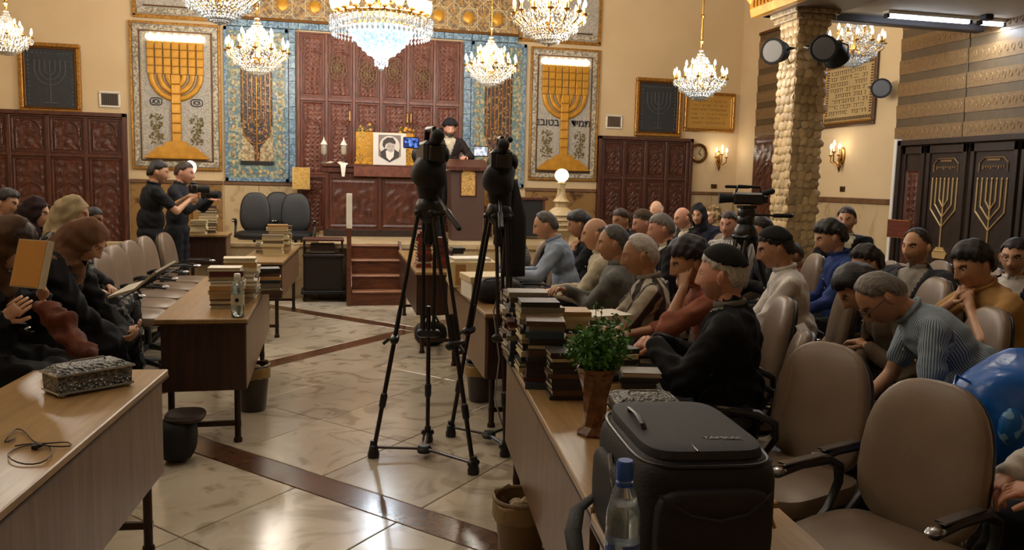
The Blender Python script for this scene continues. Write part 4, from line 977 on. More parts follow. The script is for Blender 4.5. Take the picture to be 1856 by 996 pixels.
part('stand', MB().tube([(0, 0, 0), (0, 0, float(q[2])-.06)], .02, 8).lathe([(.14, 0), (.14, .02), (.03, .04)], 14), brass, t); part('globe', MB().ell((0, 0, float(q[2])), (.075, .075, .085), n=14, k=10), mat('globe_glow', (255, 238, 206), .4, emit=2.2), t, smooth=True)
# ------------------------------------------------------------------ books
ORD = ['top', 'second from top', 'third from top', 'fourth from top', 'fifth from top', 'sixth from top', 'seventh from top', 'eighth from top', 'ninth from top', 'tenth from top', 'eleventh from top', 'twelfth from top', 'thirteenth from top', 'fourteenth from top', 'fifteenth from top', 'sixteenth from top']
BCOL = {'black': (34, 30, 30), 'maroon': (92, 36, 30), 'cream': (206, 190, 150), 'tan': (170, 130, 80), 'grey': (126, 120, 108), 'blue': (44, 62, 84), 'brown': (84, 56, 38), 'white': (222, 216, 200), 'red': (124, 44, 34), 'olive': (96, 84, 56)}
BM_ = {}
def bookmesh(c):
    if c not in BM_:
        m = mat('cover_'+c, BCOL[c], .5, var=.12)
        cv = MB().box((0, 0, 0), (1, 1, .2)).box((0, 0, .8), (1, 1, 1)).box((0, 0, .2), (1, .04, .8)).mesh('cover', m)
        BM_[c] = (cv, MB().box((.02, .04, .2), (.98, .97, .8)).mesh('pages', paper))
    return BM_[c]
def book(P, w, l, h, rz, c, label, group=None, flip=0, name='book'):
    cv, pg = bookmesh(c)
    t = link(name, cv); tag(t, label, 'book', group)
    Mx = Matrix.Translation(P) @ Matrix.Rotation(rz, 4, 'Z') @ Matrix.Translation((-w/2, -l/2, 0))
    if flip: Mx = Matrix.Translation(P) @ Matrix.Rotation(rz+PI, 4, 'Z') @ Matrix.Translation((-w/2, -l/2, 0))
    t.matrix_basis = Mx @ Matrix.Diagonal((w, l, h, 1)); link('pages', pg, t)
    return t
def stack(where, x, y, z, n, cols, w=.15, l=.21, hs=(.016, .034), rz=0, seed=0, jit=.012, maxh=None, fl=.5):
    rg = random.Random(seed); L = []; zz = z
    for i in range(n):
        h = rg.uniform(*hs); L.append((zz, h)); zz += h+.0004
    for i, (q, h) in enumerate(L):
        c = rg.choice(cols); k = n-1-i
        book((x+rg.uniform(-jit, jit), y+rg.uniform(-jit, jit), q), w*rg.uniform(.9, 1.05), l*rg.uniform(.9, 1.05), h, R_(rz+rg.uniform(-4, 4)), c, f"{c} book {'on top' if k == 0 else ORD[k]} of {where}".replace("second left desk", "second left desk"), 'books in '+where[:44], flip=rg.random() < (.1 if x > 0 else .5))
    return zz
pale = ['cream', 'tan', 'grey', 'white', 'cream', 'brown']; dark = ['black', 'black', 'maroon', 'brown', 'grey', 'blue', 'black']
# desk two, left (facing the aisle)
q = on_z(395, 560, .76)
stack('front stack beside the water bottle', q[0]+.04, q[1]+.10, .76, 9, ['grey', 'maroon', 'grey', 'cream', 'tan', 'white'], .20, .15, (.020, .036), 0, 1)
stack('second stack behind the water bottle', q[0]+.10, q[1]+.32, .76, 10, pale, .20, .16, (.022, .034), 3, 2)
stack('third stack on the second left desk', q[0]+.10, q[1]+.55, .76, 10, ['white', 'maroon', 'cream', 'grey'], .20, .16, (.022, .034), -3, 3)
stack('low aisle edge stack, second left desk', q[0]+.26, q[1]+.75, .76, 7, dark+pale, .15, .15, (.022, .032), 6, 4)
q = on_z(490, 464, .76)
stack('front stack on the third left desk', q[0]+.02, q[1]+.15, .76, 7, ['cream', 'grey', 'tan', 'cream', 'olive'], .22, .17, (.022, .034), 0, 5)
stack('middle stack on the third left desk', q[0]+.06, q[1]+.42, .76, 10, ['cream', 'tan', 'cream'], .22, .17, (.024, .036), 2, 6)
stack('far stack on the third left desk', q[0]+.08, q[1]+.72, .76, 10, pale, .22, .17, (.024, .036), 0, 7)
stack('left low stack of the third left desk', q[0]-.10, q[1]+.42, .76, 4, ['grey', 'olive'], .14, .17, (.022, .034), 4, 8)
stack('front stack on the tall reading desk', -1.50, 10.60, .87, 6, ['cream', 'tan', 'brown', 'cream'], .19, .14, (.024, .034), 0, 9)
stack('back stack on the tall reading desk', -1.42, 10.82, .87, 11, ['cream', 'tan', 'olive', 'brown'], .22, .16, (.026, .036), 3, 10)
# fourth right desk: dark red sets
stack('left red stack on the fourth right desk', .92, 7.85, .76, 11, ['red', 'maroon', 'red', 'brown'], .14, .19, (.026, .036), 2, 11)
stack('right red stack on the fourth right desk', 1.08, 7.80, .76, 9, ['red', 'maroon', 'maroon'], .14, .19, (.028, .036), -2, 12)
stack('grey stack on the fourth right desk', 1.24, 7.85, .76, 6, ['grey', 'white', 'black'], .12, .19, (.026, .036), 2, 13)
# second right desk: tall stacks in a staggered row
B = on_z(1035, 733, .76)
stack('stack nearest the plant vase on the right desk', B[0]+.03, B[1]+.12, .76, 9, ['black', 'black', 'brown', 'black', 'cream'], .18, .13, (.016, .024), -6, 14, .006)
stack('leaning dark stack behind the plant stack', B[0]-.02, B[1]+.30, .76, 12, dark, .16, .14, (.018, .026), -14, 15)
stack('aisle side stack on the right desk', B[0]-.0, B[1]+.50, .76, 14, ['black', 'grey', 'brown', 'cream', 'blue'], .18, .15, (.020, .027), -4, 16)
stack('rear aisle stack on the right desk', B[0]-.0, B[1]+.70, .76, 15, dark, .17, .15, (.018, .026), -8, 17)
stack('far aisle stack on the right desk', B[0]+.02, B[1]+.90, .76, 13, ['black', 'brown', 'white', 'maroon'], .18, .15, (.020, .028), -4, 18)
stack('low middle stack toward seated men', B[0]+.20, B[1]+.68, .76, 12, ['cream', 'tan', 'black', 'white', 'red'], .18, .15, (.018, .024), -12, 19)
stack('low stack right of the plant on the right desk', B[0]+.30, B[1]+.40, .76, 6, ['black', 'brown', 'grey', 'black', 'cream'], .18, .15, (.018, .024), 10, 20)
stack('short stack under the clasped hands', B[0]+.34, B[1]+.18, .76, 4, ['black', 'grey'], .15, .13, (.016, .024), -16, 21)
q = on_z(1062, 578, .88); book((q[0], 3.86, .925), .28, .2, .02, .2, 'white', 'white flat notebook lying beyond the blue topped book stack', name='notebook'); 
for i, (x, y, z, w, l, h, c) in enumerate(((1.16, 3.82, .76, .26, .24, .05, 'maroon'), (1.16, 3.82, .812, .24, .22, .05, 'tan'), (1.16, 3.82, .864, .24, .22, .058, 'brown'))): book((x, y, z), w, l, h, .1, c, f'{c} folder in the flat pile by the far end of the right desk', name='folder')
# third right desk: document boxes, papers, orange folder, camera bag
t = thing('document_box', 'white document box on the third right desk', 'box', (1.10, 5.75, .76), R_(4)); part('carton', MB().box((-.12, -.16, 0), (.14, .16, .13), bev=.004), white, t); part('lid', MB().box((-.13, -.17, .12), (.15, .17, .165), bev=.004), mat('box_cream', (206, 186, 140), .6), t)
part('label', MB().box((-.06, -.173, .04), (.04, -.171, .09)), paper, t)
t = thing('document_box', 'open cream box standing at the far end of third right desk', 'box', (1.12, 6.45, .76), R_(-4)); part('carton', MB().box((-.16, -.18, 0), (.2, .18, .20), bev=.004), mat('box_cream', (206, 186, 140), .6), t); part('spine_label', MB().box((-.12, -.184, .02), (-.04, -.181, .18)), mat('label_tan', (160, 116, 60), .6), t)
book((1.12, 6.45, .962), .3, .24, .02, .1, 'white', 'white papers lying on the open cream box', name='paper_stack')
book((1.25, 5.14, .76), .30, .22, .018, .1, 'tan', 'orange brown folder at the near end of third right desk', name='folder'); book((1.27, 5.15, .779), .24, .18, .012, -.1, 'white', 'white sheet on the orange brown folder', name='paper_stack')
t = thing('camera_bag', 'black bag lying behind the tripods on the third right desk', 'bag', (1.16, 5.50, .76))
bgm = MB().ell((0, 0, .085), (.17, .12, .085), n=20, k=10, e=.7); part('body', bgm, blackm, t, smooth=True); part('strap', MB().tube([(-.15, 0, .09), (-.10, -.08, .17), (.05, -.09, .185), (.15, 0, .09)], .010, 6), mat('grey_strap', (90, 90, 92), .5), t)
# bottles
def bottle(label, x, y, z, cap, h=.22, r=.033, lab=True, rs=1.0):
    t = thing('water_bottle', label, 'bottle', (x, y, z)); s = h/.22; t.scale = (rs, rs, 1)
    part('body', MB().lathe([(.028, .0), (.033, .006), (.033, .05), (.0315, .056), (.033, .062), (.033, .13), (.0315, .136), (.033, .142), (.031, .158), (.022, .183), (.013, .196), (.013, .205)], 24).xf(Matrix.Scale(s, 4)), glassM, t, smooth=True)
    part('water', MB().lathe([(.025, .004), (.030, .01), (.030, .15), (.024, .168), (.0, .170)], 20).xf(Matrix.Scale(s, 4)), mat('water_fill', (206, 220, 224), .05, trans=.85), t, smooth=True)
    part('cap', MB().lathe([(.0155, .200), (.0165, .204), (.0165, .222), (.014, .226)], 20).xf(Matrix.Scale(s, 4)), cap, t, smooth=True)
    part('cap_ring', MB().lathe([(.0165, .192), (.0165, .197)], 20).xf(Matrix.Scale(s, 4)), cap, t)
    if lab:
        part('label', MB().lathe([(.0336, .066), (.0336, .118)], 24).xf(Matrix.Scale(s, 4)), mat('label_blue_white', (150, 170, 200), .4, kind='mosaic', rgb2=[(196, 210, 226), (40, 70, 150), (170, 190, 214), (60, 90, 160)], scale=40) if lab == 2 else mat('label_pale', (196, 186, 160), .5), t)
        if lab == 1: part('label_mark', MB().ell((0, -.0335*s, .092*s), (.012, .003, .012), n=10, k=6), blackm, t)
blueC = mat('cap_blue', (32, 84, 178), .3); whiteC = mat('cap_white', (226, 222, 210), .4)
q = on_z(431, 574, .76); bottle('clear water bottle with white cap at the front of second left desk', q[0], q[1], .76, whiteC, .25, lab=1)
q = at(966, 548, 4.6); bottle('clear water bottle with white cap behind the right book stacks', 1.13, 5.08, .76, whiteC, .25, lab=1)
q = at(1131, 900, 1.52); bottle('large water bottle with blue cap beside the black backpack', q[0], q[1], .76, blueC, .31, lab=2, rs=.70)
# plant in a tall twisted glass vase
q = on_z(1077, 785, .76); t = thing('potted_plant', 'bushy green plant in tall brown glass vase on the right desk', 'plant', (q[0], q[1], .76)); t.scale = (.86, .86, .92)
vm = mat('vase_amber', (134, 92, 56), .2, kind='noise', rgb2=(76, 46, 28), scale=26, bump=.3)
vz = MB().lathe([(.055, 0), (.058, .008), (.034, .03), (.036, .08), (.042, .14), (.052, .20), (.064, .245), (.060, .245), (.048, .20)], 8)
vz.v = [(x*1.22, y*1.22, z) for x, y, z in vz.v]
vz.v = [(x*math.cos(z*6)-y*math.sin(z*6), x*math.sin(z*6)+y*math.cos(z*6), z) for x, y, z in vz.v]
part('vase', vz, vm, t); part('soil', MB().lathe([(0, .225), (.068, .225)], 14), mat('soil', (40, 28, 20), .9), t)
lf = MB(); stm = MB(); rg = random.Random(5)
leafs_green = mat('plant_green', (76, 140, 50), .5, kind='noise', rgb2=(48, 104, 34), scale=30)
for i in range(90):
    a = rg.uniform(0, 2*PI); rr = rg.uniform(.02, .135); top = Vector((rr*math.cos(a), rr*math.sin(a), .29+rg.uniform(.0, .14)*(1-.5*rr/.13)+ (.05 if rg.random() < .1 else 0)))
    b = Vector((rr*.3*math.cos(a), rr*.3*math.sin(a), .22)); stm.tube([b, (b+top)/2+Vector((0, 0, .01)), top], .0016, 4)
    for k in range(26):
        f = rg.uniform(.35, 1.05); c = b.lerp(top, f)+Vector((rg.uniform(-.02, .02), rg.uniform(-.02, .02), rg.uniform(-.012, .015)))
        dv = Vector((rg.uniform(-1, 1), rg.uniform(-1, 1), rg.uniform(-.4, .8))).normalized(); sd = dv.orthogonal().normalized(); sd = (sd*math.cos(k)+dv.cross(sd)*math.sin(k))
        s = rg.uniform(.008, .013); lf.add([c-dv*s, c+sd*s*.6, c+dv*s, c-sd*s*.6], [(0, 1, 2, 3)])
part('stems', stm, mat('stem_green', (66, 92, 40), .6), t)['kind'] = 'stuff'
part('leaves', lf, leafs_green, t)['kind'] = 'stuff'
# embossed silver boxes
def silver_box(label, x, y, rz, w, l, h, handle=True):
    t = thing('silver_box', label, 'box', (x, y, .76), R_(rz))
    part('body', MB().prism([(-w/2, .012), (w/2, .012), (w/2*1.03, h*.78), (-w/2*1.03, h*.78)], -l/2, l/2), silverM, t)
    part('lid', MB().add([(-w/2*1.06, -l/2-.006, h*.78), (w/2*1.06, -l/2-.006, h*.78), (w/2*1.06, l/2+.006, h*.78), (-w/2*1.06, l/2+.006, h*.78), (-w/2*.8, -l/2*.75, h), (w/2*.8, -l/2*.75, h), (w/2*.8, l/2*.75, h), (-w/2*.8, l/2*.75, h)], [(0, 3, 2, 1), (4, 5, 6, 7), (0, 1, 5, 4), (1, 2, 6, 5), (2, 3, 7, 6), (3, 0, 4, 7)]), silverM, t)
    part('rim', MB().tube([(-w/2*1.07, -l/2-.008, h*.78), (w/2*1.07, -l/2-.008, h*.78), (w/2*1.07, l/2+.008, h*.78), (-w/2*1.07, l/2+.008, h*.78)], .004, 6, closed=True).tube([(-w/2*1.03, -l/2-.004, .014), (w/2*1.03, -l/2-.004, .014), (w/2*1.03, l/2+.004, .014), (-w/2*1.03, l/2+.004, .014)], .005, 6, closed=True), chrome, t)
    for sx in (-1, 1):
        for sy in (-1, 1): part('foot', MB().ell((sx*w/2*.92, sy*l/2*.92, .007), (.012, .012, .007), n=8, k=5), chrome, t, smooth=True)
    part('tissue_slot', MB().tube([(-w*.25, 0, h+.001), (-w*.22, 0, h+.012), (w*.22, 0, h+.012), (w*.25, 0, h+.001)], .004, 6), chrome, t)
p, q = on_z(74, 727, .76), on_z(222, 700, .76)
silver_box('embossed silver tissue box on the nearest left desk', (p[0]+q[0])/2+.0, (p[1]+q[1])/2+.075, math.degrees(math.atan2(q[1]-p[1], q[0]-p[0])), .27, .13, .105)
p = on_z(1185, 760, .76); silver_box('embossed silver box lying between plant and backpack', 1.12, 2.72, -8, .22, .16, .075)
# tangled cable on the nearest left desk
t = thing('cable', 'thin tangled dark cable coiled on the nearest left desk', 'cable', (0, 0, .763))
for lst, nm in ((((9, 800), (30, 775), (50, 785), (62, 805), (95, 806), (128, 800), (130, 810), (95, 812), (55, 805), (20, 815), (12, 830), (30, 840), (60, 842), (85, 838), (98, 818), (85, 803), (45, 806), (9, 815)), 'wire'), (((9, 803), (25, 798), (30, 790), (20, 800), (9, 806)), 'wire')):
    P3 = [on_z(x, y, .764) for x, y in lst]; sm = []
    for i in range(len(P3)-1):
        for f in (0, .5): 
            a, b = P3[i], P3[i+1]; sm.append(((a+(b-a)*f)-np.array([0, 0, .763])))
    k = [sm[0]]+[(sm[i-1]+sm[i]*2+sm[i+1])/4 for i in range(1, len(sm)-1)]+[sm[-1]]
    part(nm, MB().tube([tuple(v+np.array([0, 0, .003+.002*math.sin(i)])) for i, v in enumerate(k)], .0022, 6), mat('wire_brown', (50, 26, 24), .4), t, smooth='all')
q = on_z(68, 810, .765); part('cable_clip', MB().ell((q[0], q[1], .008), (.016, .010, .008), n=10, k=6).box((q[0]-.012, q[1]-.016, 0), (q[0]+.004, q[1]-.006, .012)), black, t)
# waste bins
def bin_(label, x, y, m, liner, r=.12, h=.28):
    t = thing('waste_bin', label, 'bin', (x, y, 0))
    part('bin_body', MB().lathe([(r*.72, 0), (r*.75, .005), (r, h), (r*.95, h), (r*.72, .01)], 20), m, t, smooth=True)
    part('bin_rim', MB().tube([(r*math.cos(a), r*math.sin(a), h) for a in np.linspace(0, 2*PI, 24, False)], .008, 6, closed=True), m, t, smooth=True)
    ln = MB(); rg = random.Random(3); vs = []
    for k, (rr, zz) in enumerate(((r*.9, h-.06), (r*1.01, h+.008), (r*1.07, h-.02), (r*1.03, h-.08))):
        for i in range(24): vs.append(((rr+rg.uniform(-.006, .006))*math.cos(i*PI/12), (rr+rg.uniform(-.006, .006))*math.sin(i*PI/12), zz+rg.uniform(-.012, .012)))
    ln.add(vs, [(k*24+i, k*24+(i+1) % 24, k*24+24+(i+1) % 24, k*24+24+i) for k in range(3) for i in range(24)])
    part('bin_liner', ln, liner, t, smooth='all')
    for k in range(4): part('crumpled_paper', MB().ell((.03*math.cos(k*2), .03*math.sin(k*2), h-.05+.01*k), (.035, .03, .025), n=7, k=5), mat('bin_paper', (160, 140, 110), .8), t)
liner = mat('liner_yellow', (146, 118, 66), .4, bump=.5, bscale=40); bindark = mat('bin_grey', (52, 42, 38), .4)
q = on_z(450, 742, 0); bin_('dark waste bin with yellow liner under the second left desk', q[0]+.03, q[1], bindark, liner, .115, .31)
q = on_z(965, 1010, 0); bin_('tan waste bin under the nearest right desk', .98, 3.12, mat('bin_tan', (120, 98, 66), .5), mat('liner_tan', (136, 112, 76), .4, bump=.5, bscale=40),   .12, .28) if False else bin_('tan waste bin beside the right desk at the aisle', .80, 3.22, mat('bin_tan', (120, 98, 66), .5), mat('liner_tan', (136, 112, 76), .4, bump=.5, bscale=40), .115, .275)
q = on_z(880, 735, 0); bin_('dark waste bin behind the tripods under the third right desk', 1.10, 5.75, bindark, liner, .11, .28)
t = thing('floor_bag', 'black bag standing on the floor behind the nearest left desk', 'bag', (-.80, 4.75, 0)); part('body', MB().ell((0, 0, .13), (.10, .14, .13), n=16, k=8, e=.7), blackm, t, smooth=True); part('flap', MB().ell((.04, 0, .25), (.11, .12, .03), n=14, k=6, e=.7), mat('bag_brown', (50, 36, 28), .6), t, smooth=True)
q = on_z(800, 625, 0); t = thing('floor_bag', 'black bag on the floor under the fourth right desk', 'bag', (1.0, 7.85, 0)); part('body', MB().ell((0, 0, .11), (.16, .13, .11), n=16, k=8, e=.7), blackm, t, smooth=True); part('handle', MB().tube([(-.08, 0, .21), (-.04, 0, .29), (.04, 0, .29), (.08, 0, .21)], .010, 6), black, t, smooth=True)

# ------------------------------------------------------------------ black camera backpack
t = thing('backpack', 'large black camera backpack on the nearest right desk', 'backpack', (.80, 1.71, .76), R_(-6))
bk = mat('bag_black', (18, 18, 20), .7, bump=.3, bscale=220); bk2 = mat('bag_panel', (38, 39, 42), .75, bump=.25, bscale=260)
b0 = MB().ell((0, 0, .135), (.155, .225, .135), n=40, k=20, e=.32); b0.v = [(x, y, z-.02*max(0, (y-.05)/.2)) for x, y, z in b0.v]
part('body', b0, bk, t, smooth=True)
l0 = MB().ell((0, 0, 0), (.135, .20, .022), n=36, k=8, e=.38); part('lid', l0, bk2, t, smooth=True, loc=(0, 0, .262))
zp = MB().tube([(.146*math.copysign(abs(math.cos(a))**.42, math.cos(a)), .212*math.copysign(abs(math.sin(a))**.42, math.sin(a)), .250) for a in np.linspace(0, 2*PI, 48, False)], .005, 6, closed=True)
part('lid_zip', zp, black, t, smooth='all')
part('front_pocket', MB().ell((0, -.215, .11), (.125, .035, .10), n=28, k=12, e=.4), bk, t, smooth=True)
part('pocket_seam', MB().tube([(-.12, -.235, .20), (-.06, -.255, .165), (0, -.262, .155), (.06, -.255, .165), (.12, -.235, .20)], .003, 6), bk2, t)
part('side_pocket', MB().ell((-.150, .03, .10), (.025, .14, .09), n=24, k=10, e=.5), bk, t, smooth=True)
part('grab_handle', MB().tube([(-.10, -.06, .272), (-.105, -.05, .292), (-.105, .0, .300), (-.10, .08, .292), (-.095, .09, .272)], .008, 8, flat=.5), black, t, smooth=True)
part('strap', MB().tube([(-.15, .15, .06), (-.22, .08, .045), (-.25, -.02, .035), (-.255, -.10, .0), (-.262, -.12, -.10), (-.258, -.10, -.30)], [.012, .018, .020, .018, .016, .014], 8, flat=.45), bk, t, smooth=True)
part('strap', MB().tube([(.15, -.02, .17), (.21, .02, .17), (.26, .10, .15), (.24, .16, .08)], [.010, .014, .014, .010], 8, flat=.5), bk, t, smooth=True)
for z in (.05, .14, .21): part('piping', MB().tube([(-.03, y, .28+.002*math.cos(8*y)) for y in (z-.25, z-.2)], .002, 4), black, t)
part('zip_pull', MB().tube([(.157, -.10, .21), (.166, -.12, .18), (.164, -.125, .15)], .006, 6), mat('pull_orange', (210, 110, 50), .4), t, smooth=True)
part('zip_pull', MB().tube([(.150, -.17, .12), (.155, -.18, .10)], .004, 6), mat('pull_tan', (180, 140, 100), .4), t, smooth=True)
part('strap_buckle', MB().tube([(-.16, .02, .20), (-.168, -.05, .16), (-.165, -.10, .12)], .006, 6), mat('buckle_grey', (120, 112, 104), .4), t)
letters('TAMRAC', .022, mat('logo_grey', (150, 152, 156), .5), t, Matrix.Translation((.05, -.13, .2845)) @ Matrix.Rotation(R_(-4), 4, 'Z'), 'logo', .0008)
# blue plastic bag on the chair at right
t = thing('plastic_bag', 'bright blue plastic bag on a chair at the right edge', 'bag', at(1836, 715, 3.05), 0)
pb = MB().ell((0, 0, 0), (.21, .16, .235), n=36, k=20, e=.75); rg = random.Random(4)
pb.v = [(x*(1+.06*math.sin(9*z+5*y)), y*(1+.08*math.sin(11*x)), z*(1+.10*math.sin(7*x+1.0))+.014*math.sin(23*x+9*y)+.010*math.sin(31*y+7*x)) for x, y, z in pb.v]
bagM = mat('bag_blue', (22, 104, 196), .28, kind='noise', rgb2=(14, 84, 172), scale=10, bump=.6, bscale=16)
part('bag_body', pb, bagM, t, smooth='all'); part('printed_mark', MB().ell((-.12, -.125, .03), (.05, .03, .07), n=14, k=8), mat('bag_print', (120, 176, 220), .4, kind='mosaic', rgb2=[(24, 104, 190), (130, 184, 226), (30, 110, 196)], scale=40), t, smooth=True)
part('bag_handle', MB().tube([(-.2, 0, .05), (-.27, 0, .14), (-.23, .02, .18), (-.14, 0, .14)], .012, 6, flat=.4), bagM, t, smooth=True)
bag_chair = chair('brown chair holding the blue plastic bag', t.location.x+.0, t.location.y+.05, 190)
t.location.z = .50+.235

# ------------------------------------------------------------------ tripods and video cameras
def tripod(label, x, y, top, feet, spread=.0, spreader=True, pan=None):
    """feet: three world xy points; top: height of the bowl"""
    t = thing('tripod', label, 'tripod', (x, y, 0)); c = Vector((0, 0, top))
    part('bowl', MB().lathe([(.03, -.10), (.075, -.05), (.085, -.02), (.07, .02), (.05, .05)], 16, (0, 0, top)), black, t, smooth=True)
    part('centre_clamp', MB().lathe([(.02, -.22), (.032, -.20), (.02, -.12), (.03, -.09)], 12, (0, 0, top)), black, t, smooth=True)
    for fx, fy in feet:
        f = Vector((fx-x, fy-y, .03)); h = Vector((f.x, f.y, 0)).normalized(); s = Vector((-h.y, h.x, 0)); a = c+h*.06-Vector((0, 0, .04)); m = a.lerp(f, .52)
        u = MB()
        for q in (-1, 1): u.tube([a+s*q*.032, m+s*q*.030], .011, 8)
        L = part('leg', u, black, t, smooth=True)
        part('lower_tube', MB().tube([a.lerp(f, .40), f], .013, 8), mat('tripod_brown', (44, 34, 32), .3, metal=.4), L, smooth=True)
        part('leg_clamp', MB().cap(m-s*.045, m+s*.045, .026, .026, 8).tube([m+h*.03, m+h*.065-Vector((0, 0, .03))], .010, 6), black, L, smooth=True)
        part('hip_joint', MB().cap(a-s*.04, a+s*.04, .024, .024, 8), black, L, smooth=True)
        k = a.lerp(f, .78); part('leg_clamp', MB().cap(k-(f-a).normalized()*.03, k+(f-a).normalized()*.03, .020, .020, 8), black, L, smooth=True)
        part('foot', MB().lathe([(.032, -.03), (.034, -.01), (.022, .04), (.018, .07)], 10, f).cap(f+Vector((0, 0, .03))-s*.02, f+Vector((0, 0, .03))+s*.02, .02, .02, 8), black, L, smooth=True)
    if spreader:
        cen = Vector((sum(f[0] for f in feet)/3-x, sum(f[1] for f in feet)/3-y, .05))
        for fx, fy in feet: part('spreader_arm', MB().tube([cen, Vector((fx-x, fy-y, .06))], .013, 8, flat=.6), mat('tripod_brown', (44, 34, 32), .3, metal=.4), t)
        part('spreader_hub', MB().lathe([(.04, -.02), (.045, 0), (.03, .02)], 12, cen), black, t, smooth=True)
    part('fluid_head', MB().lathe([(.05, .04), (.06, .06), (.055, .10), (.045, .11)], 16, (0, 0, top)).ell((0, 0, top+.12), (.055, .05, .045), n=16, k=10, e=.6).box((-.05, -.045, top+.155), (.05, .045, top+.175)), black, t, smooth=True)
    if pan: part('pan_handle', MB().tube([Vector((0, 0, top+.11)), Vector((0, 0, top+.11))+Vector(pan)*.65], .008, 6).cap(Vector((0, 0, top+.11))+Vector(pan)*.62, Vector((0, 0, top+.11))+Vector(pan), .015, .015, 8), black, t, smooth=True)
    return t
screenB = mat('lcd_blue', (60, 84, 170), .3, kind='mosaic', rgb2=[(40, 60, 120), (110, 150, 230), (30, 44, 90), (70, 100, 190)], scale=70, emit=0)
def lit(m, s):
    nt = m.node_tree; b = nt.nodes['Principled BSDF']; src = b.inputs['Base Color'].links[0].from_socket; nt.links.new(src, b.inputs['Emission Color']); b.inputs['Emission Strength'].default_value = s
lit(screenB, .8)
screenW = mat('lcd_white', (200, 206, 216), .3, kind='mosaic', rgb2=[(220, 226, 236), (180, 190, 206), (150, 156, 170), (236, 240, 246)], scale=60); lit(screenW, .9)
def camcorder(label, P, h, scr=None, cover=True, small=False):
    """P: centre of the plate under the camera; h: heading it films towards"""
    t = thing('video_camera', label, 'camera', P, R_(h-90))
    part('camera_body', MB().box((-.06, -.17, .0), (.06, .15, .13), bev=.02), black, t)
    part('lens_hood', MB().lathe([(.045, 0), (.052, .10), (.062, .17), (.055, .17)], 16, M=Matrix.Translation((0, .13, .065)) @ Matrix.Rotation(-PI/2, 4, 'X')), blackm, t, smooth=True)
    part('carry_handle', MB().tube([(0, -.14, .12), (0, -.13, .19), (0, .10, .20), (0, .13, .12)], .016, 8), black, t, smooth=True)
    part('viewfinder', MB().cap((0, -.16, .12), (0, -.26, .15), .03, .034, 12), blackm, t, smooth=True)
    part('microphone', MB().cap((.055, -.02, .19), (.055, .22, .19), .018, .018, 10), blackm, t, smooth=True)
    part('side_grip', MB().ell((.08, .02, .06), (.03, .09, .05), n=14, k=8), blackm, t, smooth=True)
    part('battery', MB().box((-.035, -.22, .02), (.035, -.17, .10), bev=.006), black, t)
    if cover: 
        cvr = MB().ell((0, -.02, -.03), (.095, .15, .10), n=24, k=14, e=.8); cvr.v = [(x+.014*math.sin(22*z+9*y), y+.012*math.sin(19*x+14*z), z+.010*math.sin(25*y)) for x, y, z in cvr.v if True]
        part('rain_cover', cvr, blackm, t, smooth='all')
        part('cover_skirt', MB().tube([(0, 0, -.10), (.01, 0, -.24), (-.01, -.01, -.30)], [.075, .06, .05], 14), blackm, t, smooth=True)
    if scr is not None:
        sc = link('flip_screen', MB().box((-.16, -.10, .085), (-.075, -.085, .145), bev=.004).mesh('flip_screen', black), t); part('lcd', MB().box((-.157, -.1015, .09), (-.08, -.0995, .14)), scr, sc)
    return t
f1 = [tuple(on_z(677, 828)[:2]), tuple(on_z(775, 800)[:2]), tuple(on_z(858, 858)[:2])]
c1 = (sum(p[0] for p in f1)/3, sum(p[1] for p in f1)/3); tp = at(782, 352, c1[1]*.98)
tripod('tall black tripod in the aisle, left one of the pair', tp[0], c1[1], 1.445, f1, pan=(.12, -.30, -.22))
camcorder('video camera with blue lit flip screen on the left aisle tripod', (float(tp[0]), c1[1], 1.665), 92, screenB)
f2 = [tuple(on_z(817, 790)[:2]), (1.18, 5.12) if False else tuple(on_z(985, 800)[:2]), tuple(on_z(905, 822)[:2])]
f2[1] = (f2[1][0]-.02, f2[1][1]+.05); f2 = [f2[0], (.93, 4.72), (.86, 5.2)]
f2 = [tuple(on_z(817, 790)[:2]), (1.02, 4.52), (1.14, 4.90)]
c2 = (.955, 4.79); tp = at(905, 355, 4.87)
tripod('tall black tripod in the aisle, right one of the pair', tp[0], tp[1], 1.42, f2, pan=(-.05, -.30, -.20))
camcorder('video camera with white lit flip screen on the right aisle tripod', (float(tp[0]), float(tp[1]), 1.64), 82, screenW)
t = thing('camera_coat', 'black cloth hanging from the right aisle tripod', 'cloth', (float(tp[0])+.10, float(tp[1])+.06, .98))
dr_ = MB(); vs = []
for i in range(14):
    z = .62-i*.045; w_ = .02+.05*min(1, i/5)
    for j in range(16):
        a = 2*PI*j/16; r = w_*(1+.22*math.sin(3*a+i*.2)); vs.append((r*math.cos(a), r*.55*math.sin(a), z))
dr_.add(vs, [(i*16+j, i*16+(j+1) % 16, i*16+16+(j+1) % 16, i*16+16+j) for i in range(13) for j in range(16)]+[tuple(range(16)), tuple(13*16+j for j in range(16))]); part('drape', dr_, blackm, t, smooth='all')
tp = at(1352, 395, 5.6)
f3 = [(tp[0]-.30, tp[1]-.25), (tp[0]+.42, tp[1]-.12), (tp[0]-.02, tp[1]+.42)]
tripod('black tripod standing among the right rows of chairs', tp[0], tp[1], 1.29, f3, spreader=False, pan=(.30, -.07, .0))
camcorder('video camera on the tripod in front of the stone column', (float(tp[0]), float(tp[1]), 1.47), 160, None, cover=False).scale = (.62, .62, .62)
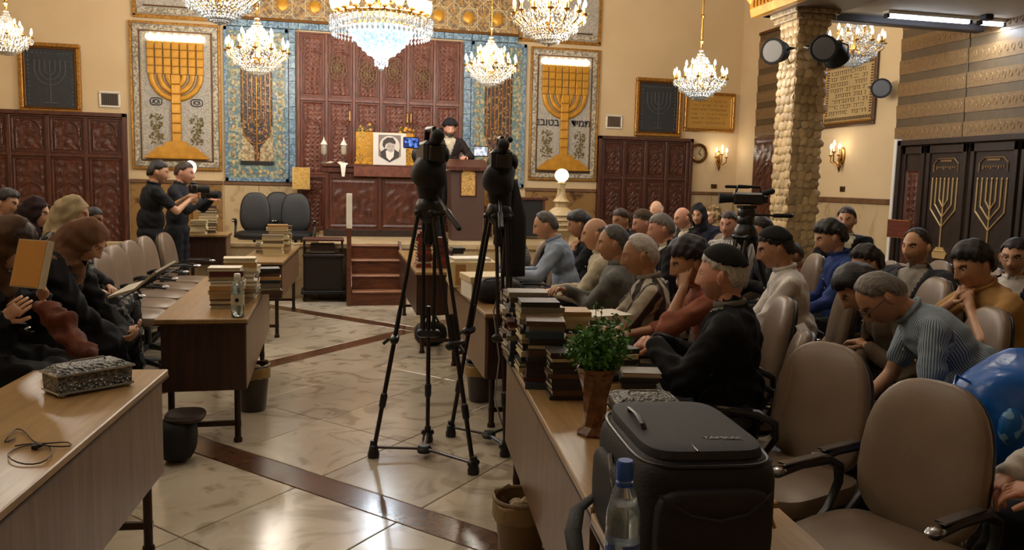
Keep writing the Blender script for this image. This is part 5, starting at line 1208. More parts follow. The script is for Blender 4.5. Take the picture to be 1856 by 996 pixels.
# cables hanging from the tripods
for lb, pts in (('grey cable hanging down behind the right aisle tripod', [(1.02, 4.9, 1.45), (1.06, 4.88, 1.0), (1.0, 4.85, .8), (1.05, 4.88, .5), (1.02, 4.86, .25), (1.1, 4.9, .02)]), ('white thin cable trailing on the floor under the fourth desk', [(.72, 7.3, .01), (.95, 7.15, .01), (1.2, 7.2, .01)])):
    o = part('cable', MB().tube([Vector(p) for p in pts], .005, 6), mat('cable_grey', (150, 150, 150), .4), smooth='all'); tag(o, lb, 'cable')
# ------------------------------------------------------------------ people
def fuse(mb, voxel, smooth=3, cut=None, fold=0.0, seed=0):
    """union of the shapes in mb as one continuous skin (voxel remesh), returned as vertex and face lists"""
    me = mb.mesh('tmp', [], True); o = bpy.data.objects.new('tmp', me); COL.objects.link(o)
    r = o.modifiers.new('r', 'REMESH'); r.mode = 'VOXEL'; r.voxel_size = voxel
    s = o.modifiers.new('s', 'SMOOTH'); s.iterations = smooth; s.factor = .5
    dg = bpy.context.evaluated_depsgraph_get(); e = o.evaluated_get(dg); m2 = e.to_mesh()
    n = len(m2.vertices); V = np.empty(n*3); m2.vertices.foreach_get('co', V); V = V.reshape(-1, 3)
    Nn = np.empty(n*3); m2.vertices.foreach_get('normal', Nn); Nn = Nn.reshape(-1, 3)
    Fs = [tuple(p.vertices) for p in m2.polygons]; e.to_mesh_clear(); bpy.data.objects.remove(o); bpy.data.meshes.remove(me)
    if fold:
        x, y, z = V.T; q = seed*1.7
        wx = .035*np.sin(13*z+5*x+q)+.02*np.sin(29*y+q); wz = .05*np.sin(9*x+q*2)+.03*np.sin(17*y+11*x)
        d = .75*(1-2*np.abs(np.sin(30*(z+wz)+17*(x+wx)+q)))+.55*(1-2*np.abs(np.sin(38*(x+wx)-21*y+13*z+q)))+.45*np.sin(75*(z+wz)+32*y+20*x)
        V = V+Nn*(fold*d)[:, None]
    if cut is not None:
        keep = ~cut(V); Fs = [f for f in Fs if all(keep[i] for i in f)]
    return V, Fs
def g_(x, s): return np.exp(-(x/s)**2)
def head_template(sub):
    bm = bmesh.new(); bmesh.ops.create_icosphere(bm, subdivisions=sub, radius=1)
    D = np.array([v.co[:] for v in bm.verts]); Fs = [tuple(v.index for v in f.verts) for f in bm.faces]; bm.free()
    x, y, z = D.T
    X = .076*x; Y = .098*y; Z = .120*z
    low = np.clip(-Z/.12, 0, 1)
    X = X*(1-.28*low**1.3); fr = np.clip(Y/.098, 0, 1); bk = np.clip(-Y/.098, 0, 1)
    Y = Y-bk*low*.035                          # nape goes in
    Y = np.where(Y < 0, Y*(1-.25*low), Y)
    F = np.clip((y-.15)/.5, 0, 1)
    Y = Y + F*(-.008*g_(np.abs(X)-.031, .015)*g_(Z-.010, .012)            # eye sockets
        +.006*g_(Z-.033, .008)*g_(X, .055)                                   # brow ridge
        +.010*g_(X, .020)*g_(Z+.094, .018)                                  # chin
        +.004*g_(np.abs(X)-.042, .018)*g_(Z+.022, .022)                     # cheeks
        -.003*g_(np.abs(X)-.034, .012)*g_(Z+.055, .02)
        +.0080*g_(X, .021)*g_(Z+.054, .0055)+.0080*g_(X, .019)*g_(Z+.067, .006)   # lips
        -.004*g_(X, .024)*g_(Z+.0605, .0022)
        +.003*g_(X, .04)*g_(Z-.07, .03))
    t = np.clip((.022-Z)/.058, 0, 1); under = 1/(1+np.exp((-.040-Z)/.0025))
    nose = (.008+.025*t**1.2)*g_(X, .0095+.007*t**2)*np.where(Z > .03, 0, 1)*under*np.clip((.034-Z)/.012, 0, 1)
    Y = Y + F*nose + F*.007*g_(np.abs(X)-.013, .006)*g_(Z+.034, .007)
    V = np.stack([X, Y, Z], 1); c = np.ones((len(V), 3))
    Fm = (F > .3)
    lip = Fm*(g_(X, .026)*g_(Z+.0605, .010) > .42); c[lip] = (.80, .48, .46)
    brow = Fm*(np.abs(np.abs(X)-.033) < .019)*(np.abs(Z-.030+.12*(np.abs(np.abs(X)-.033))) < .0048)
    sock = Fm*g_(np.abs(X)-.031, .017)*g_(Z-.006, .012); c = c*(1-.22*sock[:, None])
    lash = Fm*(np.abs(np.abs(X)-.031) < .015)*(np.abs(Z-.0165) < .0022)
    beard = Fm*((Z < -.045)*(1-g_(X, .012)*g_(Z+.03, .02))) + (y > -.1)*(y < .6)*(Z < -.02)*(np.abs(X) > .035)*.8
    return V, Fs, c, brow | lash, np.clip(beard, 0, 1)
HT = {4: head_template(4), 5: head_template(5)}
HAIR = {k: mat('hair_'+k, c, .5, bump=.5, kind='wood', rgb2=c2, scale=30, stretch=(6, 1, 1)) for k, c, c2 in (('black', (24, 20, 18), (10, 9, 9)), ('brown', (56, 38, 28), (30, 20, 15)), ('grey', (128, 122, 114), (70, 66, 62)), ('white', (196, 190, 180), (136, 130, 122)), ('salt', (86, 82, 78), (40, 38, 38)))}
SK = {k: skin_mat('skin_'+k, c) for k, c in (('fair', (206, 160, 130)), ('tan', (190, 144, 112)), ('olive', (176, 130, 98)), ('brown', (142, 100, 74)), ('pink', (204, 150, 126)))}
eyeW = mat('eye_white', (206, 198, 186), .2); eyeD = mat('eye_iris', (30, 18, 12), .15)
shoeM = mat('shoe_black', (22, 20, 20), .35)
def cloth(name, rgb, kind='noise', rgb2=None, scale=14, **k):
    return mat('cloth_'+name, rgb, .85, kind=kind, rgb2=rgb2 or tuple(int(v*.8) for v in rgb), scale=scale, bump=.12, spec=.25, bscale=150, **k)
def rot_h(pitch, yaw, roll): return Matrix.Rotation(R_(yaw), 3, 'Z') @ Matrix.Rotation(R_(-pitch), 3, 'X') @ Matrix.Rotation(R_(roll), 3, 'Y')
def ik(S, W, l1, l2, hint):
    d = W-S; L = min(d.length, (l1+l2)*.995); d.normalize(); W = S+d*L
    a = (l1*l1-l2*l2+L*L)/(2*L); hh = math.sqrt(max(0, l1*l1-a*a)); h = Vector(hint); h = h-d*h.dot(d)
    if h.length < 1e-4: h = d.orthogonal()
    return S+d*a+h.normalized()*hh, W
def hand(mb, fg, W, d, n, side, curl=25, spread=1.0):
    """palm into mb (fused with the arm); the five fingers into fg"""
    d = d.normalized(); n = (n-d*n.dot(d)).normalized(); s = d.cross(n)*side
    for q in (-.024, -.008, .008, .024): mb.cap(W+s*q*.7, W+d*.082+s*q, .014, .0125, 8)
    for q, L_, k in ((-.031, .060, 1.1), (-.0105, .074, 1), (.0105, .078, 1), (.031, .070, .95)):
        p = W+d*.078+s*q*.98; dd = d.copy(); pts = [p-dd*.02, p]
        for i, f in enumerate((.42, .32, .26)):
            a = R_(curl*k*(1+.25*i)); dd = (dd*math.cos(a)+n*math.sin(a)+s*q*.4*spread*(i == 0)).normalized(); nn = (n-dd*n.dot(dd)).normalized(); p = p+dd*L_*f; pts.append(p.copy())
            n2 = nn; n = n if i == 2 else n
        fg.tube(pts, [.0092, .0092, .0088, .0082, .0066], 7)
    p = W+d*.018+s*.026; dd = (d*.62+s*.62+n*.32).normalized(); p2 = p+dd*.042; dd = (d*.85+s*.25+n*.38).normalized(); p3 = p2+dd*.030; fg.tube([p, p2, p3, p3+dd*.016], [.013, .0110, .0098, .0072], 7)
def person(label, T, h, sit=True, lean=6, slump=8, side=0, head=(8, 0, 0), wl=None, wr=None, skin='tan', hair='black', style='short', top=None, sleeve='long', trousers=None, jacket=None, cap=None, beard=None, scarf=None, coat=None, glasses=False, fat=0.0, s=1.0, vox=.012, hl=None, hr=None, twist=0, chair_=True, curl=28, legs=True, shoulders=1.0, ch_h=None, crown='short', elb=(None, None), shirt_open=True):
    """T: point of the crown of the head; h: heading in degrees; head=(pitch down, yaw left, roll); wl, wr: wrist targets in body space (x right, y forward, z up)"""
    T = Vector([float(q) for q in T]); sub = 5 if vox <= .0125 else 4
    P = Vector((0, 0, .54 if sit else .93))
    Ml = Matrix.Rotation(R_(-lean), 3, 'X') @ Matrix.Rotation(R_(side), 3, 'Y'); Mu = Matrix.Rotation(R_(-(lean+slump)), 3, 'X') @ Matrix.Rotation(R_(side), 3, 'Y') @ Matrix.Rotation(R_(twist), 3, 'Z')
    mid = P+Ml @ Vector((0, 0, .24)); N = mid+Mu @ Vector((0, -.01, .27)); 
    SH = [mid+Mu @ Vector((q*.178*shoulders, -.01, .206)) for q in (-1, 1)]
    Mh = rot_h(head[0]+(lean+slump)*.35, head[1]+twist, head[2]); ndir = (Mu @ Vector((0, .22, 1))).normalized()
    Hc = N+ndir*.058+Mh @ Vector((0, .022, .088))
    topL = Hc+Mh @ Vector((0, -.01, .125))
    # place, then let the seat height absorb what is left
    dz = T.z/s-topL.z if True else 0
    Rz = Matrix.Rotation(R_(h-90), 3, 'Z'); off = Rz @ Vector((topL.x, topL.y, 0))*s
    root = Vector((T.x-off.x, T.y-off.y, 0))
    up = Vector((0, 0, dz)); P = P+up; mid = mid+up; N = N+up; SH = [p+up for p in SH]; Hc = Hc+up
    t = thing('person', label, 'person', root, R_(h-90)); t.scale = (s, s, s)
    V3 = Vector
    # joints
    hip = [P+V3((q*.09, .01, -.02)) for q in (-1, 1)]
    if sit:
        kn = [V3((q*.14, .43, max(.50, P.z-.03))) for q in (-1, 1)]; an = [V3((q*.13, .50+.04*q, .09)) for q in (-1, 1)]; ft = [a+V3((0, .15, -.055)) for a in an]
    else:
        kn = [V3((q*.11, .03, P.z*.54)) for q in (-1, 1)]; an = [V3((q*.12, -.01, .09)) for q in (-1, 1)]; ft = [a+V3((0, .15, -.055)) for a in an]
    W0 = [wl or ((-.13, .30, P.z+.10) if sit else (-.24, .05, P.z-.06)), wr or ((.13, .30, P.z+.10) if sit else (.24, .05, P.z-.06))]
    arms = []
    for i, q in enumerate((-1, 1)):
        Wt = V3(W0[i]); Wt = V3((Wt.x, Wt.y, Wt.z)) if (wl if i == 0 else wr) is None else Wt+up*1.0
        el, W = ik(SH[i], Wt, .285, .255, elb[i] or (q*.75, -.25, -.9)); arms.append((SH[i], el, W))
    # body skin
    mb = MB(); fg = MB()
    mb.ell(mid+Mu @ V3((0, 0, .13)), (.155*shoulders, .10, .15), Mu.to_4x4(), n=14, k=8); mb.ell(P.lerp(mid, .6), (.14+fat*.5, .105+fat, .15), Ml.to_4x4(), n=14, k=8)
    mb.ell(P, (.155+fat*.3, .12, .11), n=14, k=8); mb.cap(N-ndir*.06, Hc-Mh @ V3((0, .015, .045)), .056, .051, 12)
    for i in (0, 1):
        S, E, W = arms[i]; q = (-1, 1)[i]
        mb.cap(N-Mu @ V3((0, 0, .04)), S, .045, .050); mb.cap(S, E, .046, .037); mb.cap(E, W, .037, .025)
        if legs: mb.cap(hip[i], kn[i], .078, .055); mb.cap(kn[i], an[i], .052, .038); mb.cap(an[i]-V3((0, .03, .03)), ft[i], .036, .030)
        hd = (hl, hr)[i]; fd = (W-E).normalized(); d = V3(hd[0]).normalized() if hd else (fd+V3((-.35*q, .1, -.1))).normalized(); n = V3(hd[1]) if hd else V3((-.3*q, 0, -1))
        hand(mb, fg, W, d, n, -q, curl if not (hd and len(hd) > 2) else hd[2])
    V, Fs = fuse(mb, vox, 3); body = MB(); body.add(V, Fs, 0, [(1, 1, 1)]*len(V)); body.add(fg.v, fg.f, 0, [(1, .97, .95)]*len(fg.v))
    HV, HF, HC, BR, BD = HT[sub]; Mhn = np.array(Mh); hc = np.array(Hc)
    col = HC.copy(); hc_ = np.array({'black': (.12, .10, .09), 'brown': (.22, .15, .11), 'grey': (.50, .48, .46), 'white': (.8, .8, .78), 'salt': (.30, .29, .28)}[hair]); col[BR] = hc_*1.2
    if beard == 'stubble': col = col*(1-.35*BD[:, None])
    body.add(HV @ Mhn.T+hc, HF, 0, [tuple(c) for c in col])
    for q in (-1, 1):
        body.ell(Hc+Mh @ V3((q*.031, .0738, .009)), (.0125, .0120, .0105), Mh.to_4x4(), n=12, k=8, mi=1); body.ell(Hc+Mh @ V3((q*.031, .0735, .0152)), (.0142, .0134, .0072), Mh.to_4x4(), n=10, k=6); body.ell(Hc+Mh @ V3((q*.031, .0730, .0015)), (.0135, .0128, .0048), Mh.to_4x4(), n=10, k=6); body.ell(Hc+Mh @ V3((q*.031, .0835, .0085)), (.0062, .0034, .0062), Mh.to_4x4(), n=8, k=6, mi=2)
        if scarf: continue
        body.ell(Hc+Mh @ V3((q*.081, -.010, -.004)), (.009, .018, .032), (Mh @ Matrix.Rotation(R_(q*18), 3, 'Z') @ Matrix.Rotation(R_(10), 3, 'X')).to_4x4(), n=10, k=8); body.ell(Hc+Mh @ V3((q*.088, -.006, -.002)), (.006, .011, .021), Mh.to_4x4(), n=8, k=6)
    link('body', body.mesh('body', [SK[skin], eyeW, eyeD], 'all', fixn=False), t)
    # hair
    def shell(mask, th, nm, m, lump=.0, seed=1):
        x, y, z = HV.T
        if nm == 'hair': mask = mask+.30*np.sin(150*x+seed)*np.cos(110*y+70*z+seed)
        nrm = HV/np.linalg.norm(HV/np.array([.076, .098, .12])**2, axis=1)[:, None]/np.array([.076, .098, .12])**2
        nz = 1+lump*(np.sin(60*x+seed)*np.sin(70*y+40*z)+.6*np.sin(130*x+90*z+seed)*np.sin(120*y))
        vv = HV+nrm*(np.clip(mask, 0, 1)**.5*th*nz)[:, None]; ok = mask > .02; ids = -np.ones(len(HV), int)
        Fk = [f for f in HF if ok[f[0]] and ok[f[1]] and ok[f[2]]]; used = sorted({i for f in Fk for i in f}); ids[used] = range(len(used))
        if not Fk: return
        m_ = MB().add(vv[used] @ Mhn.T+hc, [tuple(int(ids[i]) for i in f) for f in Fk]); part(nm, m_, m, t, smooth='all')
    x, y, z = HV.T
    sd = sum(map(ord, label)) % 17
    if style == 'short': line = np.where(y > .0, .045+.18*np.clip(y-.02, 0, 1)*(y > .02)-.045*(y < .02), -.075+.4*np.clip(y+.04, 0, 1)); line = np.interp(y, [-.1, -.045, -.03, .012, .03, .045, .1], [-.060, -.045, .022, .026, .036, .064, .068]); shell((z-line)/.03, .016, 'hair', HAIR[hair], .10, sd)
    elif style == 'thick': line = np.interp(y, [-.1, -.045, -.03, .012, .03, .05, .1], [-.065, -.052, .018, .022, .030, .058, .060]); shell((z-line)/.035, .030, 'hair', HAIR[hair], .16, sd)
    elif style == 'receding': line = np.interp(y, [-.1, -.045, -.03, .012, .03, .05, .1], [-.060, -.045, .022, .028, .05, .10, .13]); shell((z-line)/.03, .012, 'hair', HAIR[hair], .10, sd)
    elif style == 'bald': line = np.interp(y, [-.1, -.045, -.03, .012, .03], [-.060, -.045, .022, .03, .13]); shell(np.minimum((z-line)/.03, (.058-.5*np.clip(y+.04, 0, 1)-z)/.03), .010, 'hair', HAIR[hair], .10, sd)
    elif style == 'long':
        line = np.interp(y, [-.1, -.03, .02, .05, .1], [-.12, -.12, -.06, .055, .064]); shell((z-line)/.03, .024, 'hair', HAIR[hair], .10, sd)
        lk = MB()
        for q in (-.05, -.02, .02, .05): lk.cap(Hc+Mh @ V3((q, -.055, .02)), Hc+Mh @ V3((q*1.2, -.075, -.20)), .042, .03)
        V, Fs = fuse(lk, .014, 2, fold=.004); part('hair_length', MB().add(V, Fs), HAIR[hair], t, smooth='all')
    if beard and beard != 'stubble': shell((BD-.3)/.5, .016 if beard != 'full' else .030, 'beard', HAIR[beard if beard in HAIR else hair], .2, sd)
    if cap:
        ax = np.array([0, -.42, .90]) if cap[1] == 'small' else np.array([0, -.30, .95]); ax = ax/np.linalg.norm(ax); dn = HV/np.linalg.norm(HV, axis=1)[:, None]; lim = .80 if cap[1] == 'small' else .58
        if cap[1] == 'round':
            line = np.interp(y, [-.1, 0, .1], [.0, .03, .055]); shell((z-line)/.02, .060 if cap[2:] else .034, 'turban' if cap[2:] else 'cap', cap[0], .04, 3)
        else: shell((dn @ ax-lim)/.05, .024 if style != 'bald' else .019, 'skullcap', cap[0], .02, 3)
    if glasses:
        gm = MB()
        for q in (-1, 1): gm.tube([Hc+Mh @ V3((q*.032+.021*math.cos(a), .104-.012*abs(math.cos(a)), .008+.015*math.sin(a))) for a in np.linspace(0, 2*PI, 16, False)], .0018, 5, closed=True); gm.tube([Hc+Mh @ V3((q*.052, .098, .012)), Hc+Mh @ V3((q*.082, -.0, .012))], .0018, 5)
        gm.tube([Hc+Mh @ V3((-.011, .106, .012)), Hc+Mh @ V3((.011, .106, .012))], .002, 5); part('glasses', gm, black, t)
    if scarf:
        dp = MB(); dp.ell(Hc+Mh @ V3((0, -.012, .008)), (.096, .118, .137), Mh.to_4x4(), n=20, k=14); dp.cap(Hc+Mh @ V3((0, -.06, -.0)), N+Mu @ V3((0, -.05, -.02)), .095, .10); dp.cap(Hc+Mh @ V3((0, -.01, -.06)), N+V3((0, 0, .0)), .085, .12); dp.cap(Hc+Mh @ V3((0, .03, -.115)), N+Mu @ V3((0, .09, -.12)), .055, .075); dp.cap(SH[0]*.8+N*.2, SH[1]*.8+N*.2, .078, .078); dp.cap(N, N+Mu @ V3((0, .03, -.14)), .12, .10)
        Mhi = np.array(Mh.inverted())
        def fcut(V): L = (V-hc) @ Mhi.T; return (L[:, 1] > .012) & ((L[:, 0]/.064)**2+((L[:, 2]+.018)/.092)**2 < 1)
        V, Fs = fuse(dp, max(vox*.9, .010), 2, fcut, fold=.0055, seed=sd); part('headscarf', MB().add(V, Fs), scarf, t, smooth='all')
    # clothes
    def upper(inf, m, nm, slv, cut=None, fold=.004, low=-.05):
        c = MB(); c.ell(mid+Mu @ V3((0, 0, .125)), ((.168+inf)*shoulders, .108+inf, .158+inf*.6), Mu.to_4x4(), n=16, k=10, e=.85); c.ell(P.lerp(mid, .6), (.145+inf+fat*.5, .11+inf+fat, .17), Ml.to_4x4(), n=16, k=10)
        c.ell(P+V3((0, 0, low+.05)), (.16+inf+fat*.3, .125+inf, .11), n=16, k=10); c.cap(N-ndir*.05, N+ndir*.012, .062+inf*.6, .056+inf*.5)
        for i in (0, 1):
            S, E, W = arms[i]; c.cap(N-Mu @ V3((0, 0, .045)), S, .044+inf, .046+inf); 
            if slv == 'short': c.cap(S, S.lerp(E, .66), .046+inf, .047+inf)
            elif slv == 'long': c.cap(S, E, .047+inf, .040+inf); c.cap(E, E.lerp(W, .95), .041+inf, .030+inf*.8)
            elif slv == 'rolled': c.cap(S, E, .047+inf, .040+inf); c.cap(E, E.lerp(W, .25), .041+inf, .039+inf)
        V, Fs = fuse(c, max(vox, .0115), 2, cut, fold, sd); o = part(nm, MB().add(V, Fs), m, t, smooth='all')
        segs = [(P, N, .15)]+[(a[0], a[1], .055) for a in arms]+[(a[1], a[2], .05) for a in arms]; best = np.full(len(V), 9.0); sv = np.zeros(len(V))
        for A, B_, r in segs:
            A = np.array(A); ax = np.array(B_)-A; L = np.linalg.norm(ax); ax = ax/L; rel = V-A; tt = np.clip(rel @ ax, 0, L); pp = rel-tt[:, None]*ax; dd = np.linalg.norm(pp, axis=1)-r
            e1 = np.array([1., 0, 0]); e1 = e1-ax*(e1 @ ax); e1 /= max(1e-6, np.linalg.norm(e1)); e2 = np.cross(ax, e1); g = np.arctan2(pp @ e1, -(pp @ e2) if r > .1 else pp @ e2)*r
            k = dd < best; best[k] = dd[k]; sv[k] = g[k]
        at_ = o.data.attributes.new('sv', 'FLOAT', 'POINT'); at_.data.foreach_set('value', sv)
    def vcut(wd, lo=.02):
        Mi = np.array(Mu.inverted()); m0 = np.array(mid)
        def f(V):
            L = (V-m0) @ Mi.T; return (L[:, 1] > .02) & (L[:, 2] > lo) & (np.abs(L[:, 0]) < wd*(L[:, 2]-lo)/.24)
        return f
    if top:
        upper(.013, top, 'shirt', sleeve, fold=.0036 if not jacket else .002)
        cl = MB()
        if sleeve != 'tee':
            for k_ in (0, 1):
                q = (-1, 1)[k_]; b = N+ndir*.012
                pts = [b+Mu @ V3((q*.062*math.sin(a), -.062*math.cos(a), .018-.012*(a/PI))) for a in np.linspace(0, PI*.93, 9)]; cl.tube(pts, [.010]*8+[.018], 6, flat=1.8)
            V, Fs = fuse(cl, .007 if sub == 5 else .012, 1); part('collar', MB().add(V, Fs), top, t, smooth='all')
            if sub == 5 and not jacket:
                bt = MB()
                for k_ in range(5): bt.ell(mid+Mu @ V3((.0, .122+fat*.3, .19-k_*.07)), (.006, .004, .006), n=8, k=4)
                part('shirt_buttons', bt, creamT, t)
    if jacket: upper(.027, jacket, 'jacket', 'long', vcut(.085), .006, low=-.09)
    if coat:   # long loose robe over body and legs
        c = MB(); inf = .045
        c.ell(mid+Mu @ V3((0, 0, .10)), (.175+inf, .12+inf, .17), Mu.to_4x4(), n=16, k=10); c.ell(P.lerp(mid, .6), (.17+inf+fat, .13+inf+fat, .19), Ml.to_4x4(), n=16, k=10); c.ell(P, (.19+inf, .16+inf, .15), n=16, k=10); c.cap(N-ndir*.06, N, .075, .062)
        for i in (0, 1):
            S, E, W = arms[i]; c.cap(N-Mu @ V3((0, 0, .04)), S, .075, .088); c.cap(S, E, .088, .078); c.cap(E, E.lerp(W, .9), .074, .060); c.cap(hip[i], kn[i], .13, .10); c.cap(kn[i], an[i].lerp(kn[i], .15), .10, .085)
        c.cap(kn[0], kn[1], .09, .09); c.cap(an[0]+V3((0, -.02, .08)), an[1]+V3((0, -.02, .08)), .10, .10)
        V, Fs = fuse(c, .015, 2, None, .010, sd); part('robe', MB().add(V, Fs), coat, t, smooth='all')
    if trousers and legs and not coat:
        c = MB(); c.ell(P-V3((0, 0, .01)), (.168+fat*.3, .132, .115), n=14, k=8)
        for i in (0, 1): c.cap(hip[i], kn[i], .094, .070); c.cap(kn[i], an[i], .068, .056)
        V, Fs = fuse(c, max(vox, .014), 3, fold=.004, seed=sd); part('trousers', MB().add(V, Fs), trousers, t, smooth='all')
    if legs:
        for i in (0, 1):
            sm = MB().ell((0, .06, -.05), (.048, .145, .042), n=14, k=8, e=.8).ell((0, -.02, -.02), (.046, .062, .055), n=12, k=8); part('shoe', sm, shoeM, t, smooth=True, loc=an[i])
    if sit and chair_:
        r = root; hh = ch_h if ch_h is not None else h
        seatp = root+Rz @ (Vector((P.x, P.y, 0))*s); fw = Vector((math.cos(R_(hh)), math.sin(R_(hh)), 0))
        zc = max(0, (P.z-.54)*s)
        c = chair('brown chair under the '+chair_ if isinstance(chair_, str) else 'brown leather chair of the '+' '.join(label.split()[:8]), seatp.x-fw.x*.045, seatp.y-fw.y*.045, hh)
        for k_ in c.children:      # the cushion gives under its sitter
            if k_.name.split('.')[0] in ('seat', 'seat_shell'): k_.location.z -= .075; k_.scale = (1, 1, .7)
        c.scale = (1, 1, max(.9, min(1.25, (P.z*s)/.54)))
    return t
grey_tr = cloth('grey_trousers', (74, 74, 76)); dark_tr = cloth('dark_trousers', (36, 36, 42)); brown_tr = cloth('brown_trousers', (70, 56, 46)); jeans = cloth('jeans', (60, 78, 108), rgb2=(40, 54, 82))
velvet = cloth('black_velvet', (26, 26, 28)); 
# ---- men along the right aisle desks, from the camera backwards
person('man in black coat with grey hair, black skullcap and clasped hands', at(1312, 448, 3.62), 146, lean=-6, slump=12, head=(2, -4, 0), wl=(-.07, .31, .86), wr=(.06, .33, .86), hl=((.6, .8, .1), (.6, 0, -.6), 38), hr=((-.7, .7, .1), (-.6, 0, -.6), 38), skin='pink', hair='white', style='short', cap=(velvet, 'big'), beard='stubble', top=cloth('grey_stripe', (128, 124, 116), 'stripe', (84, 80, 76), 60), jacket=cloth('black_coat', (22, 22, 26)), trousers=dark_tr, vox=.0095, fat=.02, ch_h=150, chair_='man in black coat')
person('man in salmon shirt resting his cheek on his hand', at(1243, 432, 4.25), 162, lean=6, slump=12, head=(14, 6, -6), wr=(.10, .50, .74), wl=(-.11, .22, 1.03), hl=((.35, -.1, .9), (.7, -.7, 0), 16), elb=((-.5, .7, -.9), None), skin='olive', hair='black', style='thick', top=cloth('salmon', (156, 96, 76), rgb2=(130, 76, 60)), sleeve='rolled', trousers=dark_tr, vox=.010, chair_='man in salmon shirt')
person('old man in white and dark patched polo shirt', at(1158, 424, 4.75), 158, lean=-2, slump=10, head=(8, 4, 0), wl=(-.15, .40, .78), wr=(.08, .44, .78), skin='olive', hair='white', style='receding', top=cloth('polo', (186, 178, 162), 'stripe', (66, 58, 52), 2.2), sleeve='short', trousers=brown_tr, vox=.0105, fat=.05, chair_='old man in patched polo shirt')
person('man in grey shirt leaning back with folded arms', at(1113, 407, 5.35), 150, lean=-10, slump=10, head=(6, 8, 0), wl=(.10, .27, .84), wr=(-.10, .29, .88), skin='olive', hair='salt', style='receding', top=cloth('grey_shirt', (118, 118, 114)), trousers=grey_tr, vox=.011, fat=.03, chair_='man in grey shirt')
person('bald man in white shirt looking at the stage', at(1080, 394, 6.0), 154, lean=-4, slump=12, head=(6, 4, 0), wl=(-.08, .36, .76), wr=(.06, .38, .76), skin='tan', hair='salt', style='bald', top=cloth('white_shirt', (206, 196, 172)), trousers=dark_tr, vox=.0115, fat=.03, chair_='bald man in white shirt')
person('man in light blue shirt writing at the third right desk', at(984, 383, 7.0), 165, lean=10, slump=12, head=(10, 0, 0), wl=(-.12, .48, .76), wr=(.06, .46, .76), skin='tan', hair='salt', style='receding', top=cloth('light_blue', (150, 164, 184), rgb2=(132, 146, 168)), trousers=dark_tr, vox=.012, chair_='man in light blue shirt')
person('person in black and white striped top behind the tripods', at(912, 392, 8.1), 170, lean=10, slump=12, head=(10, 0, 0), wl=(-.10, .46, .66), wr=(.06, .44, .64), skin='tan', hair='grey', style='short', top=cloth('stripe_bw', (150, 150, 152), 'stripes2', (34, 34, 38), 22), trousers=dark_tr, vox=.014)
person('man in black shirt touching his face by the pedestal lamp', at(1046, 383, 7.6), 170, lean=4, slump=12, head=(10, -10, 0), wl=(-.08, .22, .92), hl=((.3, -.2, .9), (.6, -.7, 0)), elb=((-.5, .6, -.9), None), skin='olive', hair='black', style='thick', top=cloth('black_shirt', (34, 34, 38)), trousers=dark_tr, vox=.014)
# ---- back rows by the wooden doors
person('man with dark hair in dark jacket seated before the wooden doors', at(1124, 378, 8.6), 185, head=(8, 20, 0), skin='olive', hair='brown', style='short', top=cloth('white_shirt', (206, 196, 172)), jacket=cloth('navy_coat', (38, 40, 52)), trousers=dark_tr, vox=.016)
person('man in beige knit cap seated before the wooden doors', at(1163, 381, 7.9), 165, head=(10, 10, 0), skin='pink', hair='salt', style='short', cap=(cloth('knit_brown', (86, 70, 56)), 'big'), top=cloth('pinkish', (150, 124, 110)), trousers=dark_tr, vox=.016)
person('grey haired man in dark coat with books, middle of the back rows', at(1196, 387, 6.65), 160, head=(8, 6, 0), skin='pink', hair='grey', style='short', top=cloth('white_shirt', (206, 196, 172)), jacket=cloth('black_coat', (22, 22, 26)), trousers=dark_tr, vox=.016)
person('bald old man farthest back against the wooden doors', at(1190, 363, 10.6), 200, head=(2, 10, 0), skin='fair', hair='white', style='bald', top=cloth('pinkish', (150, 124, 110)), trousers=dark_tr, vox=.018)
person('bald man with reddish brown hair in black suit', at(1236, 375, 9.0), 175, head=(8, 10, 0), skin='pink', hair='brown', style='bald', top=cloth('white_shirt', (206, 196, 172)), jacket=cloth('black_coat', (22, 22, 26)), trousers=dark_tr, vox=.016)
person('woman in black headscarf by the right wall corner', at(1266, 370, 9.6), 230, head=(4, 0, 0), skin='fair', hair='black', style='none', scarf=cloth('black_scarf', (30, 30, 34)), coat=cloth('blue_black', (40, 44, 58)), vox=.016)
person('woman in flowered pale headscarf beside the corner', at(1293, 373, 10.6), 190, head=(6, 0, 0), skin='fair', hair='brown', style='none', scarf=cloth('flower_scarf', (150, 124, 84), 'mosaic', [(150, 124, 84), (110, 84, 52), (176, 150, 104), (88, 66, 40)], 40), coat=cloth('flower_coat', (130, 104, 66), 'mosaic', [(130, 104, 66), (90, 70, 42), (166, 140, 92)], 36), vox=.016)
person('man in white shirt with dark stripes sitting under the video camera', at(1322, 383, 7.6), 205, lean=-6, head=(4, 10, 0), skin='pink', hair='brown', style='short', top=cloth('white_dark_stripe', (196, 192, 186), 'stripe', (110, 108, 110), 8), trousers=dark_tr, vox=.014, twist=8)
person('man in black shirt sitting behind the standing tripod', at(1378, 392, 6.7), 165, head=(6, 10, 0), wl=(-.14, .34, .78), skin='tan', hair='black', style='short', top=cloth('black_shirt', (34, 34, 38)), trousers=dark_tr, vox=.013)
person('boy with dark hair half hidden between column and blue shirt', at(1435, 440, 7.4), 170, s=.88, head=(8, 0, 0), skin='brown', hair='brown', style='short', top=cloth('rust_shirt', (120, 70, 44)), trousers=dark_tr, vox=.014)
